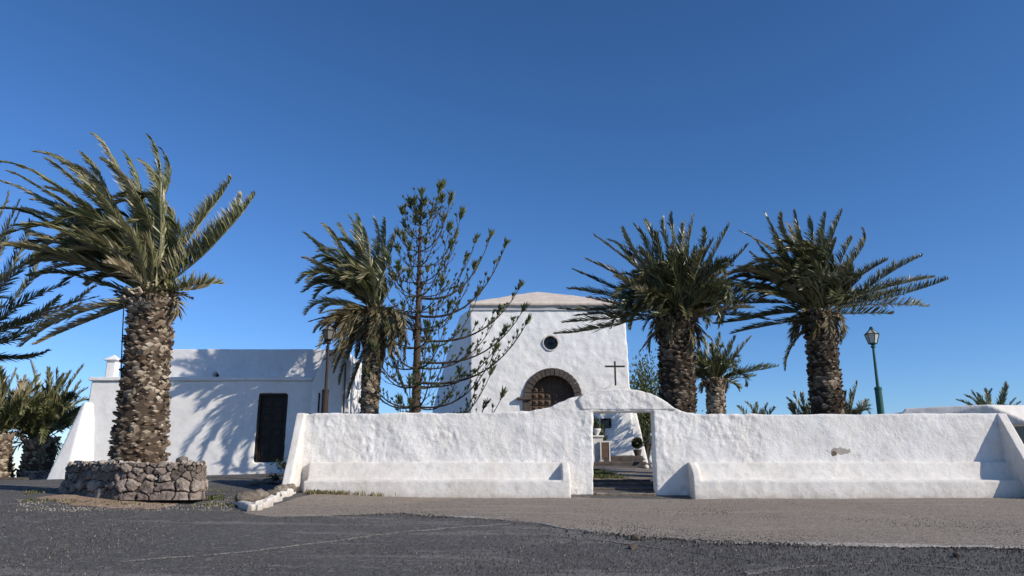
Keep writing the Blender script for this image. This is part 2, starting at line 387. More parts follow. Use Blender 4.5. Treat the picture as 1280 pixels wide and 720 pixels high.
def ground_hit(px, py):
    """distance at which the sight line meets the terrain"""
    a = 4.0
    for k in range(400):
        p = P(px, py, a)
        if p.z <= gz(p.x, a): return p.x, a
        a += .08
    return p.x, a
def sheet(name, y_lo, y_hi, x0, x1, mt, lift, step=.08, jag=.12, seed=3, kind='structure', taper=False):
    """draped sheet between two curves y_lo(x), y_hi(x) with ragged borders"""
    n = int((x1-x0)/step)+1; m = 26
    x = np.linspace(x0, x1, n)
    pl = np.stack([x, np.zeros(n), np.zeros(n)], 1)
    e = fbm(pl, 1.1, 6, seed, .62)*jag; e2 = fbm(pl, 1.3, 6, seed+50, .62)*jag
    lo = np.interp(x, *y_lo)+e; hi = np.interp(x, *y_hi)+e2
    hi = np.maximum(hi, lo+.002)
    V = []
    tt = np.linspace(0, 1, m)
    for k, t in enumerate(tt):
        y = lo*(1-t)+hi*t; 
        L = lift*min(1, min(t, 1-t)*m/1.0) if lift > .006 else lift
        V.append(np.stack([x, y, gzn(x, y)+np.maximum(L, .004)], 1))
    V = np.concatenate(V)
    f = [(j*n+i, j*n+i+1, (j+1)*n+i+1, (j+1)*n+i) for j in range(m-1) for i in range(n-1)]
    o = mesh_obj(name, V, f, mt, None, True); return tag(o, kind=kind)
def curve_px(pts):
    h = [ground_hit(*p) for p in pts]; return [a for a, b in h], [b for a, b in h]
# forecourt of worn brown asphalt along the wall
lo = curve_px([(306, 642), (340, 648), (430, 646), (500, 642), (620, 650), (700, 660), (800, 671), (900, 678), (1000, 681), (1120, 684), (1280, 686), (1400, 686)])
xa = lo[0][0]
lo[0].append(24); lo[1].append(lo[1][-1])
_kx, _ky = curve_px([(306,641),(318,640),(332,634),(345,626),(358,620),(371,615)])
sheet('forecourt', lo, (_kx+[_kx[-1]+.15, 20], _ky+[19.5, 19.62]), xa, 22., M_COURT, .012, .06, .12, 3)
lo2 = (lo[0], [a-.02 for a in lo[1]]); hi2 = (lo[0], [a+.045 for a in lo[1]])
sheet('dust_line', lo2, hi2, X(520,645,14), X(1270,680,12), M_DUST, .017, .05, .10, 21)
def track(nm, pts, wd, seed):
    cx_, cy_ = curve_px(pts); sheet(nm, (cx_, [a-wd/2 for a in cy_]), (cx_, [a+wd/2 for a in cy_]), cx_[0], cx_[-1], M_TRACK, .012, .05, .07, seed)
track('tyre_track', [(150,704),(260,696),(360,686),(470,670),(560,661),(640,656)], .10, 81)
track('tyre_track', [(560,668),(660,668),(760,676),(860,690),(960,703)], .07, 83)
track('tyre_track', [(930,716),(1010,708),(1110,705),(1230,712)], .10, 85)
# dirt around the planter
sheet('dirt_patch', curve_px([(40, 624), (90, 634), (180, 638), (250, 632), (285, 618)]), ([-12, -5.5], [17.5, 17.5]),
      ground_hit(40, 624)[0], ground_hit(278, 625)[0], M_DIRT, .008, .06, .16, 31)
sheet('sand_drift', curve_px([(352, 630), (400, 634), (460, 633), (540, 628), (600, 622)]), ([-12, 5], [19.45, 19.45]), ground_hit(356, 628)[0], ground_hit(600, 622)[0], M_SAND, .0155, .06, .10, 61)
sheet('picon_path', ([-7.2, -5.8], [17.3, 18.3]), ([-7.2, -5.8], [24.9, 24.9]), -7.1, -5.75, M_PATHG, .006, .06, .08, 41)

# ------------------------------------------------------------------ boundary wall with gateway
WY = 20.0
def wx(px, py=600): return X(px, py, WY)
wall = thing('boundary_wall', 'long white lime plastered wall with built-in benches and an arched gateway', 'wall', (wx(780), WY, gz(2.9, WY)))
gb = E-1.0      # foundation below the ground
gx0, gx1 = wx(741, 565), wx(819, 565); gtop = Z(514, WY)
top_l = [(372,518),(420,516.5),(470,517.5),(520,515.5),(560,516.5),(600,515),(640,515.5),(670,513),(690,508.5),(705,501),(722,494),(745,489.5),(770,487.5),(795,489),(812,493),(826,500),(840,509),(856,515),(880,518),(930,518),(990,517.5),(1060,517.5),(1130,517),(1200,517),(1252,516.5)]
prof = [(X(a,b,WY), Z(b,WY)) for a,b in top_l]
xl, xr = prof[0][0], prof[-1][0]
left = [(xl, gb)]+[(gx0, gb), (gx0, gtop)]
# wall left of the gate, right of the gate and the arched piece above, unioned into one skin
def top_at(x): return float(np.interp(x, [a for a, b in prof], [b for a, b in prof]))
mbw = MB()
lp = [(xl, gb), (gx0, gb), (gx0, top_at(gx0))]+[q for q in reversed(prof) if q[0] < gx0-.02]
rp = [(gx1, gb), (xr, gb)]+[q for q in reversed(prof) if q[0] > gx1+.02]+[(gx1, top_at(gx1))]
mp_ = [(gx0-.1, gtop), (gx1+.1, gtop), (gx1+.1, top_at(gx1+.1)-.01)]+[q for q in reversed(prof) if gx0-.08 < q[0] < gx1+.08]+[(gx0-.1, top_at(gx0-.1)-.01)]
for q in (lp, rp, mp_): mbw.prism_xz(q, WY, WY+.5)
RX = wx(962)
def wall_disp(co, no):
    x, z = co[:, 0], co[:, 2]
    rough = 1/(1+np.exp((x-RX)*9))*.8+.2
    d = fbm(co, 1.1, 3, 2)*.022+rough*(.017*fbm(co*np.array([1, 1, .8]), 2.4, 3, 4, .5)+.010*fbm(co*np.array([1,1,.8]), 9, 3, 6, .6)*np.clip(.6+fbm(co, 1.1, 2, 31), 0, 1.6))
    rid = 1-np.abs(fbm(co, 2.6, 3, 8))      # trowel ridges
    d += rough*.010*np.clip(rid-.72, 0, 1)*2
    edge = np.clip(1-np.abs(z-np.interp(x, [a for a, b in prof], [b for a, b in prof]))/.12, 0, 1)
    d += edge*fbm(co, 4.5, 3, 12)*.018*rough
    return d
plaster('wall', mbw, M_WALL, wall, .024, 2, wall_disp)
# proud arch band over the gate
ab = [(X(a,b,WY), Z(b,WY)) for a,b in [(728,512.5),(846,512.5),(838,506),(826,498.5),(812,491.5),(795,487.3),(770,485.8),(748,487.5),(730,492.5),(722,499)]]
plaster('arch', MB().prism_xz(ab, WY-.045, WY+.55), M_WALL, wall, .024, 3, lambda co, no: .014*fbm(co, 6, 4, 3, .6)+.012*fbm(co, 2.5, 3, 5))
cb = MB().prism_xz([(X(a,b,WY+.25), Z(b,WY+.25)) for a,b in [(754,489),(788,489),(786,483.5),(762,482.5),(756,486)]], WY+.1, WY+.45)
plaster('coping_block', cb, M_BENCH, wall, .02, 2, None, (), .006, 6, 4)
cr = MB(); c0 = P(769.5, 484, WY+.25); ct = P(769, 451.5, WY+.25); ca = Z(458, WY+.25)
cr.box(c0.x-.022, c0.x+.022, WY+.23, WY+.27, c0.z-.08, ct.z); cr.box(c0.x-.265, c0.x+.265, WY+.226, WY+.274, ca-.022, ca+.022)
cr.build('cross', M_DARKSTONE, wall, bevel=.004)
# benches: moulded lime benches growing out of the wall
def bench(x0, x1, end_arm, seed):
    zt = Z(577.5, WY-.1); zs = Z(600.5, WY-.5)
    pr = [(WY+.2, gb), (WY-.58, gb), (WY-.58, zs-.01), (WY-.55, zs+.0), (WY-.26, zs+.015), (WY-.13, zt-.02), (WY-.10, zt), (WY+.2, zt+.01)]
    mb = MB().prism_yz(pr, x0, x1)
    if end_arm:   # low sloping end block
        a0, a1 = end_arm
        pr2 = [(WY+.2, gb), (WY-.58, gb), (WY-.58, zs+.02), (WY-.52, zs+.20), (WY-.34, zs+.34), (WY-.10, zt+.01), (WY+.2, zt+.01)]
        mb.prism_yz(pr2, a0, a1)
    return plaster('bench', mb, M_BENCH, wall, .028, 3, lambda co, no: .016*fbm(co, .9, 3, seed)+.006*fbm(co, 5, 4, seed+3))
xb0, xb1 = X(380,600,19.5), X(713,600,19.5)
bench(xb0, xb1, (xb1-.20, xb1), 5)
xc0 = X(866,600,19.45)
bench(xc0, X(1330,600,19.4), (xc0, xc0+.20), 25)
# buttresses at both ends
def buttress(x0, x1, d, seed):
    zt = Z(516.5, WY)
    plaster('buttress', MB().prism_yz([(WY+.4, gb), (WY-d, gb), (WY-d, E-.50), (WY-d+.02, E-.42), (WY-.02, zt), (WY+.4, zt+.01)], x0, x1), M_BENCH, wall, .028, 3,
            lambda co, no: .010*fbm(co, 1.2, 3, seed)+.006*fbm(co, 5, 4, seed+3))
buttress(wx(368, 560), wx(379, 560), 1.05, 61)
buttress(wx(1246, 520), wx(1258, 520), 1.3, 63)
# ------------------------------------------------------------------ steps inside the gate
st = thing('gate_steps', 'low rough stone steps climbing just inside the white arched gateway', 'steps', ((gx0+gx1)/2, WY+.3, gz(2.8, WY)))
for k, (y0, zz) in enumerate([(WY-.12, Z(616.5, WY)), (WY+.55, Z(610.0, WY+.6)), (WY+1.15, Z(604.0, WY+1.2)), (WY+1.9, Z(598.5, WY+2))]):
    m = MB().box(gx0-(.0 if k else -.04), gx1+(.2 if k else -.04), y0, y0+.9, zz-.5, zz)
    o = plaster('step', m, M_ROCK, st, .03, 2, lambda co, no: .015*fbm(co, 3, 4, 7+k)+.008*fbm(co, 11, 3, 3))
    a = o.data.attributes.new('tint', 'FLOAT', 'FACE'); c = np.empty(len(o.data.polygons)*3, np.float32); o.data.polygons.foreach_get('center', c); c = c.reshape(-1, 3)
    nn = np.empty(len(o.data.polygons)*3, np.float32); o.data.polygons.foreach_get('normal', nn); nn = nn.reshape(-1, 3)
    a.data.foreach_set('value', np.clip(np.where(nn[:, 2] > .6, .68, .12)+.2*fbm(c, 5, 3, 3)+(.25 if k == 0 else 0), 0, 1).astype(np.float32))  # lit treads and darker risers put into the tint; first step paler stone
cs = thing('church_steps', 'dark basalt steps rising towards the church, seen through the gateway', 'steps', (2.9, 30, gz(2.9, 30)))
for k in range(3):
    zz = Z([584.5, 577, 569.5][k], 30.2+.45*k); y0 = 30+.45*k; x0, x1 = X(732-6*k, 575, y0), X(812-4*k, 575, y0)
    plaster('step', MB().box(x0, x1, y0, y0+(1.6 if k == 2 else .8), zz-.6, zz), M_ARCH, cs, .05, 1, None, (), .012, 4, k)
xk = X(812, 575, 30)
for k, (a, b, s) in enumerate([(808, 583, .10), (813, 576, .11), (805, 572, .09), (815, 583, .10)]):
    p = P(a, b, 29.9+.2*k); bm = bmesh.new(); bmesh.ops.create_icosphere(bm, subdivisions=2, radius=s)
    for v in bm.verts: v.co *= 1+.18*float(vnoise([[v.co.x*6, v.co.y*6, v.co.z*6+k]], 3)[0])
    me = bpy.data.meshes.new('painted_stone'); bm.to_mesh(me); bm.free(); me.materials.append(M_BENCH); smooth(me)
    o = bpy.data.objects.new('painted_stone', me); link(o); o.location = (p.x, p.y, p.z-.02)
    tag(o, ['white painted boulder at the lower right end of the church steps, front of the four', 'white painted boulder beside the middle church step', 'white painted boulder on the top church step under the potted shrub', 'white painted boulder outermost to the right of the church steps'][k], 'stone', 'white stones edging the church steps')

# ------------------------------------------------------------------ church
CY = 36.0
ch = thing('church', 'whitewashed church with round window, arched brown door and low pinkish pyramid roof', 'church', (1.9, CY, gz(1.9, CY)))
zt = Z(384, CY); zb = E+.3
def c2(px, py, Y=CY): p = P(px, py, Y); return p.x, p.z
xL0 = X(588, 384, CY); xR0 = X(781, 384, CY); xLb = X(588, 515, CY); xRb = X(791, 540, CY)
zg = Z(569, CY)
mb = MB()
mb.hexa([(xLb, CY, zb), (xRb+.08, CY, zb), (xRb+.3, CY+11, zb), (xLb-2.0, CY+11, zb)], [(xL0, CY, zt), (xR0, CY, zt), (xR0, CY+11, zt), (xL0-.8, CY+11, zt)])
door_c = c2(690.5, 497); r_out = (X(727.5,497,CY)-X(653.5,497,CY))/2; r_in = r_out-.36
seg = 28
arcp = lambda r: [(door_c[0]+r*math.cos(t), door_c[1]+r*math.sin(t)) for t in np.linspace(0, math.pi, seg)]
cut1 = MB().prism_xz([(door_c[0]-r_in-.1, zg-.1), (door_c[0]+r_in+.1, zg-.1)]+arcp(r_in+.1), CY-.5, CY+.75)
wc = c2(688.5, 428.5); wr = 9.3*CY/F*1.03
cut2 = MB().prism_xz([(wc[0]+wr*math.cos(t), wc[1]+wr*math.sin(t)) for t in np.linspace(0, 2*math.pi, 33)[:-1]], CY-.5, CY+.45)
q0, q1 = c2(752, 534), c2(763, 524)
cut3 = MB().box(q0[0], q1[0], CY-.5, CY+.3, q0[1], q1[1])
plaster('wall', mb, M_CHURCH, ch, .065, 2, lambda co, no: .020*fbm(co, .7, 3, 5)+.014*fbm(co, 3.5, 4, 7), (cut1, cut2, cut3))
# shaded flanking buttress spreading from the left front corner
def tri_buttress(pts_b, pts_t, seed, nm='buttress'):
    plaster(nm, MB().hexa(pts_b, pts_t), M_CHURCH, ch, .07, 2, lambda co, no: .015*fbm(co, .7, 3, seed)+.010*fbm(co, 3.5, 3, seed))
A = X(587,515,CY); 
pB = P(574, 515, CY+1.3); pC = P(541, 515, CY+5.0); pD = P(524, 515, CY+7.4)
tB = P(576, 385, CY+1.3); tC = P(562, 432, CY+5.0); tD = P(552, 470, CY+7.4)
plaster('side_buttress', MB().hexa([(xLb+.02, CY+.06, zb), (xLb+1.2, CY+9, zb), (pD.x, pD.y, zb), (pC.x-.25, pC.y, zb), (pB.x, pB.y, zb)],
        [(xL0+.02, CY+.06, zt-.03), (xL0+1.2, CY+9, zt-.1), (tD.x, tD.y, tD.z), (tC.x, tC.y, tC.z), (tB.x, tB.y, zt-.12)]),
        M_CHURCH, ch, .07, 2, lambda co, no: .015*fbm(co, .7, 3, 15)+.010*fbm(co, 3.5, 3, 16))
# flared foot at the right corner
plaster('corner_buttress', MB().prism_xz([(xRb-.5, zb), (X(812,569,CY), zb), (X(809,569,CY), zg), (X(794,505,CY), Z(505,CY)), (xRb-.5, Z(500,CY))], CY+.15, CY+.9), M_CHURCH, ch, .06, 2, None, (), .012, 2, 3)
# roof
ap = P(672, 364.2, CY+4.6); ov = .2
rz = Z(381.5, CY)
rb = [(xL0-.02, CY-ov, rz), (xR0+ov, CY-ov, rz), (xR0+ov, CY+11.2, rz), (xL0-1.0, CY+11.2, rz)]
rt = [(a, b, rz+.12) for a, b, c in rb]
rm = MB().hexa([(a, b, c-.06) for a, b, c in rb], rt)
apx = [(ap.x, ap.y, ap.z), (ap.x+.2, ap.y+2.4, ap.z)]
n0 = len(rm.v); rm.v += rt+apx
for q in [(0,1,4), (1,2,5,4), (2,3,5), (3,0,4,5)]: rm.f.append(tuple(n0+i for i in q)); rm.t.append(.5)
rm.f.append((n0+3, n0+2, n0+1, n0)); rm.t.append(.5)
plaster('roof', rm, M_ROOF, ch, .07, 2, None, (), .02, 1.5, 9)
mc = MB().box(xL0-.02, xR0+.06, CY-.07, CY+.3, rz-.28, rz-.02); mc.build('cornice', M_EAVESHADE, ch, bevel=.02)  # strip coloured darker, shade under the eave put into its grey
# voussoir ring
ar = MB(); K = 17
for k in range(K):
    t0, t1 = math.pi*k/K+.006, math.pi*(k+1)/K-.006
    q = [(door_c[0]+r*math.cos(t), door_c[1]+r*math.sin(t)) for r, t in ((r_in, t0), (r_out, t0), (r_out, (t0+t1)/2), (r_out, t1), (r_in, t1), (r_in, (t0+t1)/2))]
    ar.prism_xz(q, CY-.08-rnd.random()*.02, CY+.35)
for s in (-1, 1):
    for j in range(4):
        z0 = zg-.1+j*(door_c[1]-.12-zg+.1)/4; z1 = z0+(door_c[1]-.12-zg+.1)/4-.012
        a, b = sorted((door_c[0]+s*r_in, door_c[0]+s*r_out)); ar.box(a, b, CY-.08-rnd.random()*.02, CY+.35, z0, z1)
ar.build('door_surround', M_ARCH, ch, bevel=.015)
for s in (-1, 1):
    a, b = sorted((door_c[0]+s*(r_in-.06), door_c[0]+s*(r_out+.28))); MB().box(a, b, CY-.22, CY+.3, door_c[1]-.12, door_c[1]+.0).build('impost', M_ARCH, ch, bevel=.015)
# two studded door leaves
for s in (-1, 1):
    d = MB(); ins = .0
    q = [(door_c[0], zg-.05)]+[(door_c[0]+s*(r_in+.06)*math.cos(t), door_c[1]+(r_in+.06)*math.sin(t)) for t in np.linspace(0, math.pi/2, 14)]
    q.insert(1, (door_c[0]+s*(r_in+.06), zg-.05)); q[-1] = (door_c[0]+s*.008, q[-1][1]); q[0] = (door_c[0]+s*.008, q[0][1])
    if s < 0: q.reverse()
    d.prism_xz(q, CY+.48, CY+.56)
    leaf = d.build('door_leaf', M_WOOD, ch)
    pn = MB(); pit = .305
    for i in range(4):
        for j in range(-6, 5):
            x = door_c[0]+s*(.17+i*pit); z = door_c[1]+.12+j*pit
            if z < zg or (z > door_c[1] and math.hypot(x-door_c[0], z-door_c[1]) > r_in-.12): continue
            h = .115
            pn.box(x-h, x+h, CY+.42, CY+.48, z-h, z+h)
            pn.hexa([(x-.07, CY+.418, z-.07), (x+.07, CY+.418, z-.07), (x+.07, CY+.418, z+.07), (x-.07, CY+.418, z+.07)], [(x-.02, CY+.35, z-.02), (x+.02, CY+.35, z-.02), (x+.02, CY+.35, z+.02), (x-.02, CY+.35, z+.02)])
    pn.build('raised_panels', M_WOOD, leaf, bevel=.006)
# round window: pane and iron spokes
wn = MB().prism_xz([(wc[0]+(wr-.02)*math.cos(t), wc[1]+(wr-.02)*math.sin(t)) for t in np.linspace(0, 2*math.pi, 33)[:-1]], CY+.36, CY+.40).build('round_window', M_GLASSD, ch)
sp = MB()
for k in range(6):
    t = R(30)*k+R(15); sp.tube([(wc[0]-wr*.95*math.cos(t), CY+.33, wc[1]-wr*.95*math.sin(t)), (wc[0]+wr*.95*math.cos(t), CY+.33, wc[1]+wr*.95*math.sin(t))], .015, 6)
sp.tube([(wc[0]+wr*.97*math.cos(t), CY+.33, wc[1]+wr*.97*math.sin(t)) for t in np.linspace(0, 2*math.pi, 25)], .03, 6)
sp.build('glazing_bars', M_IRON, wn)
rg = MB()
for k in range(32):
    t0, t1 = 2*math.pi*k/32, 2*math.pi*(k+1)/32
    rg.prism_xz([(wc[0]+r*math.cos(t), wc[1]+r*math.sin(t)) for r, t in ((wr-.02, t0), (wr+.03, t0), (wr+.03, t1), (wr-.02, t1))], CY-.045, CY+.05)
rg.build('window_ring', M_BENCH, wn)
sw = MB().box(q0[0]-.02, q1[0]+.02, CY+.2, CY+.24, q0[1]-.02, q1[1]+.02).build('small_window', M_GLASSD, ch)
for t in (.33, .66): pass
fw = MB(); a, b, c, d = q0[0]-.03, q1[0]+.03, q0[1]-.03, q1[1]+.03
fw.box(a, a+.05, CY-.05, CY+.2, c, d).box(b-.05, b, CY-.05, CY+.2, c, d).box(a+.05, b-.05, CY-.05, CY+.2, c, c+.05).box(a+.05, b-.05, CY-.05, CY+.2, d-.05, d)
fw.build('frame', M_IRON, sw)

# ------------------------------------------------------------------ left house
HY = 26.5
hs = thing('house', 'low flat-roofed white house with black door behind the big palm', 'house', (X(250,590,HY), HY, gz(-10, HY)))
zc = Z(476, HY); hx0 = X(110, 500, HY); hx1 = X(389, 500, HY); hb = E-.6
dcut = MB().box(X(318,560,HY), X(355,560,HY), HY-.3, HY+.22, Z(578,HY), Z(491.5,HY))
wcut = MB().box(X(186,510,HY), X(210,510,HY), HY-.3, HY+.25, Z(531,HY), Z(491,HY))
plaster('wall', MB().box(hx0, hx1+.3, HY, HY+5, hb, zc), M_HOUSE, hs, .05, 2, lambda co, no: .012*fbm(co, .8, 3, 5)+.006*fbm(co, 4, 3, 6)+.02*np.clip(fbm(co, 1.6, 4, 9), 0, 1)*np.clip((E+.9-co[:, 2]), 0, 1), (dcut, wcut))
plaster('cornice', MB().box(hx0-.04, hx1+.0, HY-.07, HY+.35, zc-.0, zc+.13), M_HOUSE, hs, .03, 2, None, (), .006, 3, 4)
ux0, ux1 = X(196, 450, HY+.8), X(412, 450, HY+.8); uz = Z(437, HY+.8)
scut = MB().tube([(X(269,469,HY+.7), HY+.4, Z(468.5,HY+.7)), (X(269,469,HY+.7), HY+1.05, Z(468.5,HY+.7))], .10, 14)
scut.box(X(269,469,HY+.7)-.10, X(269,469,HY+.7)+.10, HY+.4, HY+1.05, Z(473,HY+.7), Z(468.5,HY+.7))
plaster('parapet', MB().box(ux0, ux1, HY+.7, HY+5, zc-.3, uz), M_PARAPET, hs, .05, 2, None, (scut,), .01, 1.2, 14)
MB().box(X(269,469,HY+.7)-.14, X(269,469,HY+.7)+.14, HY+1.0, HY+1.04, Z(476,HY+.7), Z(464,HY+.7)).build('drain_recess', M_BLACKDOOR, hs)
# little capped chimney at the left
cx = X(141, 460, HY+1); cyy = HY+1.0; z0 = zc-.2; z1 = Z(451.5, HY+1); zp = Z(444, HY+1)
cm = MB().box(cx-.17, cx+.17, cyy-.17, cyy+.17, z0, z1); cm.box(cx-.25, cx+.25, cyy-.25, cyy+.25, z1-.0, z1+.06)
cm.hexa([(cx-.21, cyy-.21, z1+.06), (cx+.21, cyy-.21, z1+.06), (cx+.21, cyy+.21, z1+.06), (cx-.21, cyy+.21, z1+.06)], [(cx-.03, cyy-.03, zp), (cx+.03, cyy-.03, zp), (cx+.03, cyy+.03, zp), (cx-.03, cyy+.03, zp)])
plaster('chimney', cm, M_HOUSE, hs, .022, 1, None, (), .004, 5, 2)
# sloping buttress at the left end: spreads left and forward
bt = P(112, 503, HY-.05); bf = P(54, 603.5, HY-.6)
plaster('buttress', MB().hexa([(bf.x, HY-.75, hb), (X(78,600,HY-.85), HY-.85, hb), (X(122,600,HY), HY+.1, hb), (hx0+.1, HY+2.5, hb), (bf.x+.1, HY+1.2, hb)],
        [(hx0-.12, HY-.12, bt.z), (hx0+.02, HY-.18, bt.z), (X(121,503,HY), HY+.1, bt.z-.02), (hx0+.1, HY+2.5, bt.z), (hx0-.1, HY+1.2, bt.z)]), M_HOUSE, hs, .04, 3, None, (), .008, 1.5, 33)
# wing with lit end wall at the right, coming forward of the facade
zw = Z(437, HY-.85); wl = X(405, 480, HY-.85); wr_ = X(432, 480, HY-.85)
plaster('end_wall', MB().box(X(404,480,HY-.85), X(428.5,480,HY-.85), HY-.85, HY+3, hb, zw), M_HOUSE, hs, .035, 2, None, (), .010, 2, 44)
plaster('raking_wall', MB().prism_xz([(X(389,517,HY-.5), hb), (X(408,517,HY-.5), hb), (X(408,440,HY-.5), Z(440,HY-.5)), (X(405,443,HY-.5), Z(443,HY-.5)), (X(390,478,HY-.5), Z(480,HY-.5))], HY-.5, HY+.5), M_HOUSE, hs, .035, 2, None, (), .008, 2, 48)
plaster('pilaster', MB().box(X(429.5,480,HY-1.0), X(434.5,480,HY-1.0), HY-.75, HY+2, hb, Z(449, HY-1)), M_HOUSE, hs, .03, 2, None, (), .006, 2, 46)
MB().box(X(397.5,500,HY-.55), X(399.5,500,HY-.55), HY-.53, HY-.45, hb, Z(491,HY-.55)).build('downpipe', M_IRON, hs)
# door
dx0, dx1 = X(318,560,HY)+.02, X(355,560,HY)-.02; dz0, dz1 = Z(578,HY)+.02, Z(491.5,HY)-.02
dr = MB().box(dx0-.03, dx1+.03, HY+.15, HY+.21, dz0-.02, dz1+.02); dr.box(dx0-.03, dx0+.06, HY+.03, HY+.15, dz0-.02, dz1+.03); dr.box(dx1-.06, dx1+.03, HY+.03, HY+.15, dz0-.02, dz1+.03); dr.box(dx0+.06, dx1-.06, HY+.03, HY+.15, dz1-.06, dz1+.03)
door = dr.build('door', M_BLACKDOOR, hs, bevel=.006)
pn = MB(); dw = dx1-dx0; dh = dz1-dz0; cw = dw/2-.12
for i in (0, 1):
    x0 = dx0+.09+i*(cw+.06)
    for a, b in ((.04, .30), (.33, .52), (.55, .74), (.77, .95)):
        z0, z1 = dz0+a*dh, dz0+b*dh
        pn.box(x0, x0+cw, HY+.125, HY+.15, z0, z1)
        pn.hexa([(x0+.05, HY+.124, z0+.05), (x0+cw-.05, HY+.124, z0+.05), (x0+cw-.05, HY+.124, z1-.05), (x0+.05, HY+.124, z1-.05)], [(x0+.1, HY+.09, z0+.12), (x0+cw-.1, HY+.09, z0+.12), (x0+cw-.1, HY+.09, z1-.12), (x0+.1, HY+.09, z1-.12)])
pn.build('door_panels', M_BLACKDOOR, door, bevel=.006)
MB().lathe((dx0+dw*.52, HY+.10, dz0+dh*.45), [(.0, -.03), (.03, -.02), (.035, 0), (.03, .02), (.0, .03)], 10).build('door_knob', M_RUST, door)
wo = MB().box(X(186,510,HY), X(210,510,HY), HY+.18, HY+.22, Z(531,HY), Z(491,HY)).build('window', M_GLASSD, hs)
fr = MB(); a, b = X(186,510,HY), X(210,510,HY)
for x in (a+.03, (a+b)/2, b-.03): fr.box(x-.03, x+.03, HY+.12, HY+.18, Z(531,HY), Z(491,HY))
fr.build('frame', M_BLACKDOOR, wo)

# ------------------------------------------------------------------ right building beyond the wall
rb_ = thing('outbuilding', 'long low white building with a dark opening behind the right end of the wall', 'building', (X(1290,600,23.5), 23.5, gz(15, 23.5)))
ox0 = X(1128, 520, 25.5); oz = Z(508, 23.5)
oc = MB().box(X(1264,545,23.5), X(1300,545,23.5), 23, 23.9, Z(562,23.5), Z(531,23.5))
plaster('wall', MB().hexa([(X(1118,520,25.5), 25.5, hb), (X(1235,520,23.5), 23.5, hb), (26, 23.5, hb), (26, 31, hb), (ox0, 31, hb)],
        [(ox0, 25.5, oz-.0), (X(1240,508,23.5), 23.5, oz), (26, 23.5, oz), (26, 31, oz+.1), (ox0+.2, 31, oz+.1)]), M_HOUSE, rb_, .055, 2, None, (oc,), .012, 1.2, 71)
MB().box(X(1264,545,23.5)-.02, X(1300,545,23.5)+.02, 23.8, 23.84, Z(562,23.5), Z(531,23.5)).build('window', M_GLASSD, rb_)
# low white parapet block showing above the boundary wall
plaster('roof_kerb', MB().hexa([(X(1112,516,24), 24.0, oz-.6), (X(1290,516,22.6), 22.6, oz-.6), (X(1290,516,23.3), 23.3, oz-.6), (X(1125,516,25), 25.2, oz-.6)],
        [(X(1135,508,24), 24.2, oz+.0), (X(1240,507,22.7), 22.9, oz+.0), (X(1290,507,23.3), 23.3, oz+.02), (X(1140,508,25), 25.2, oz+.02)]), M_BENCH, rb_, .04, 2, None, (), .012, 1.2, 73)

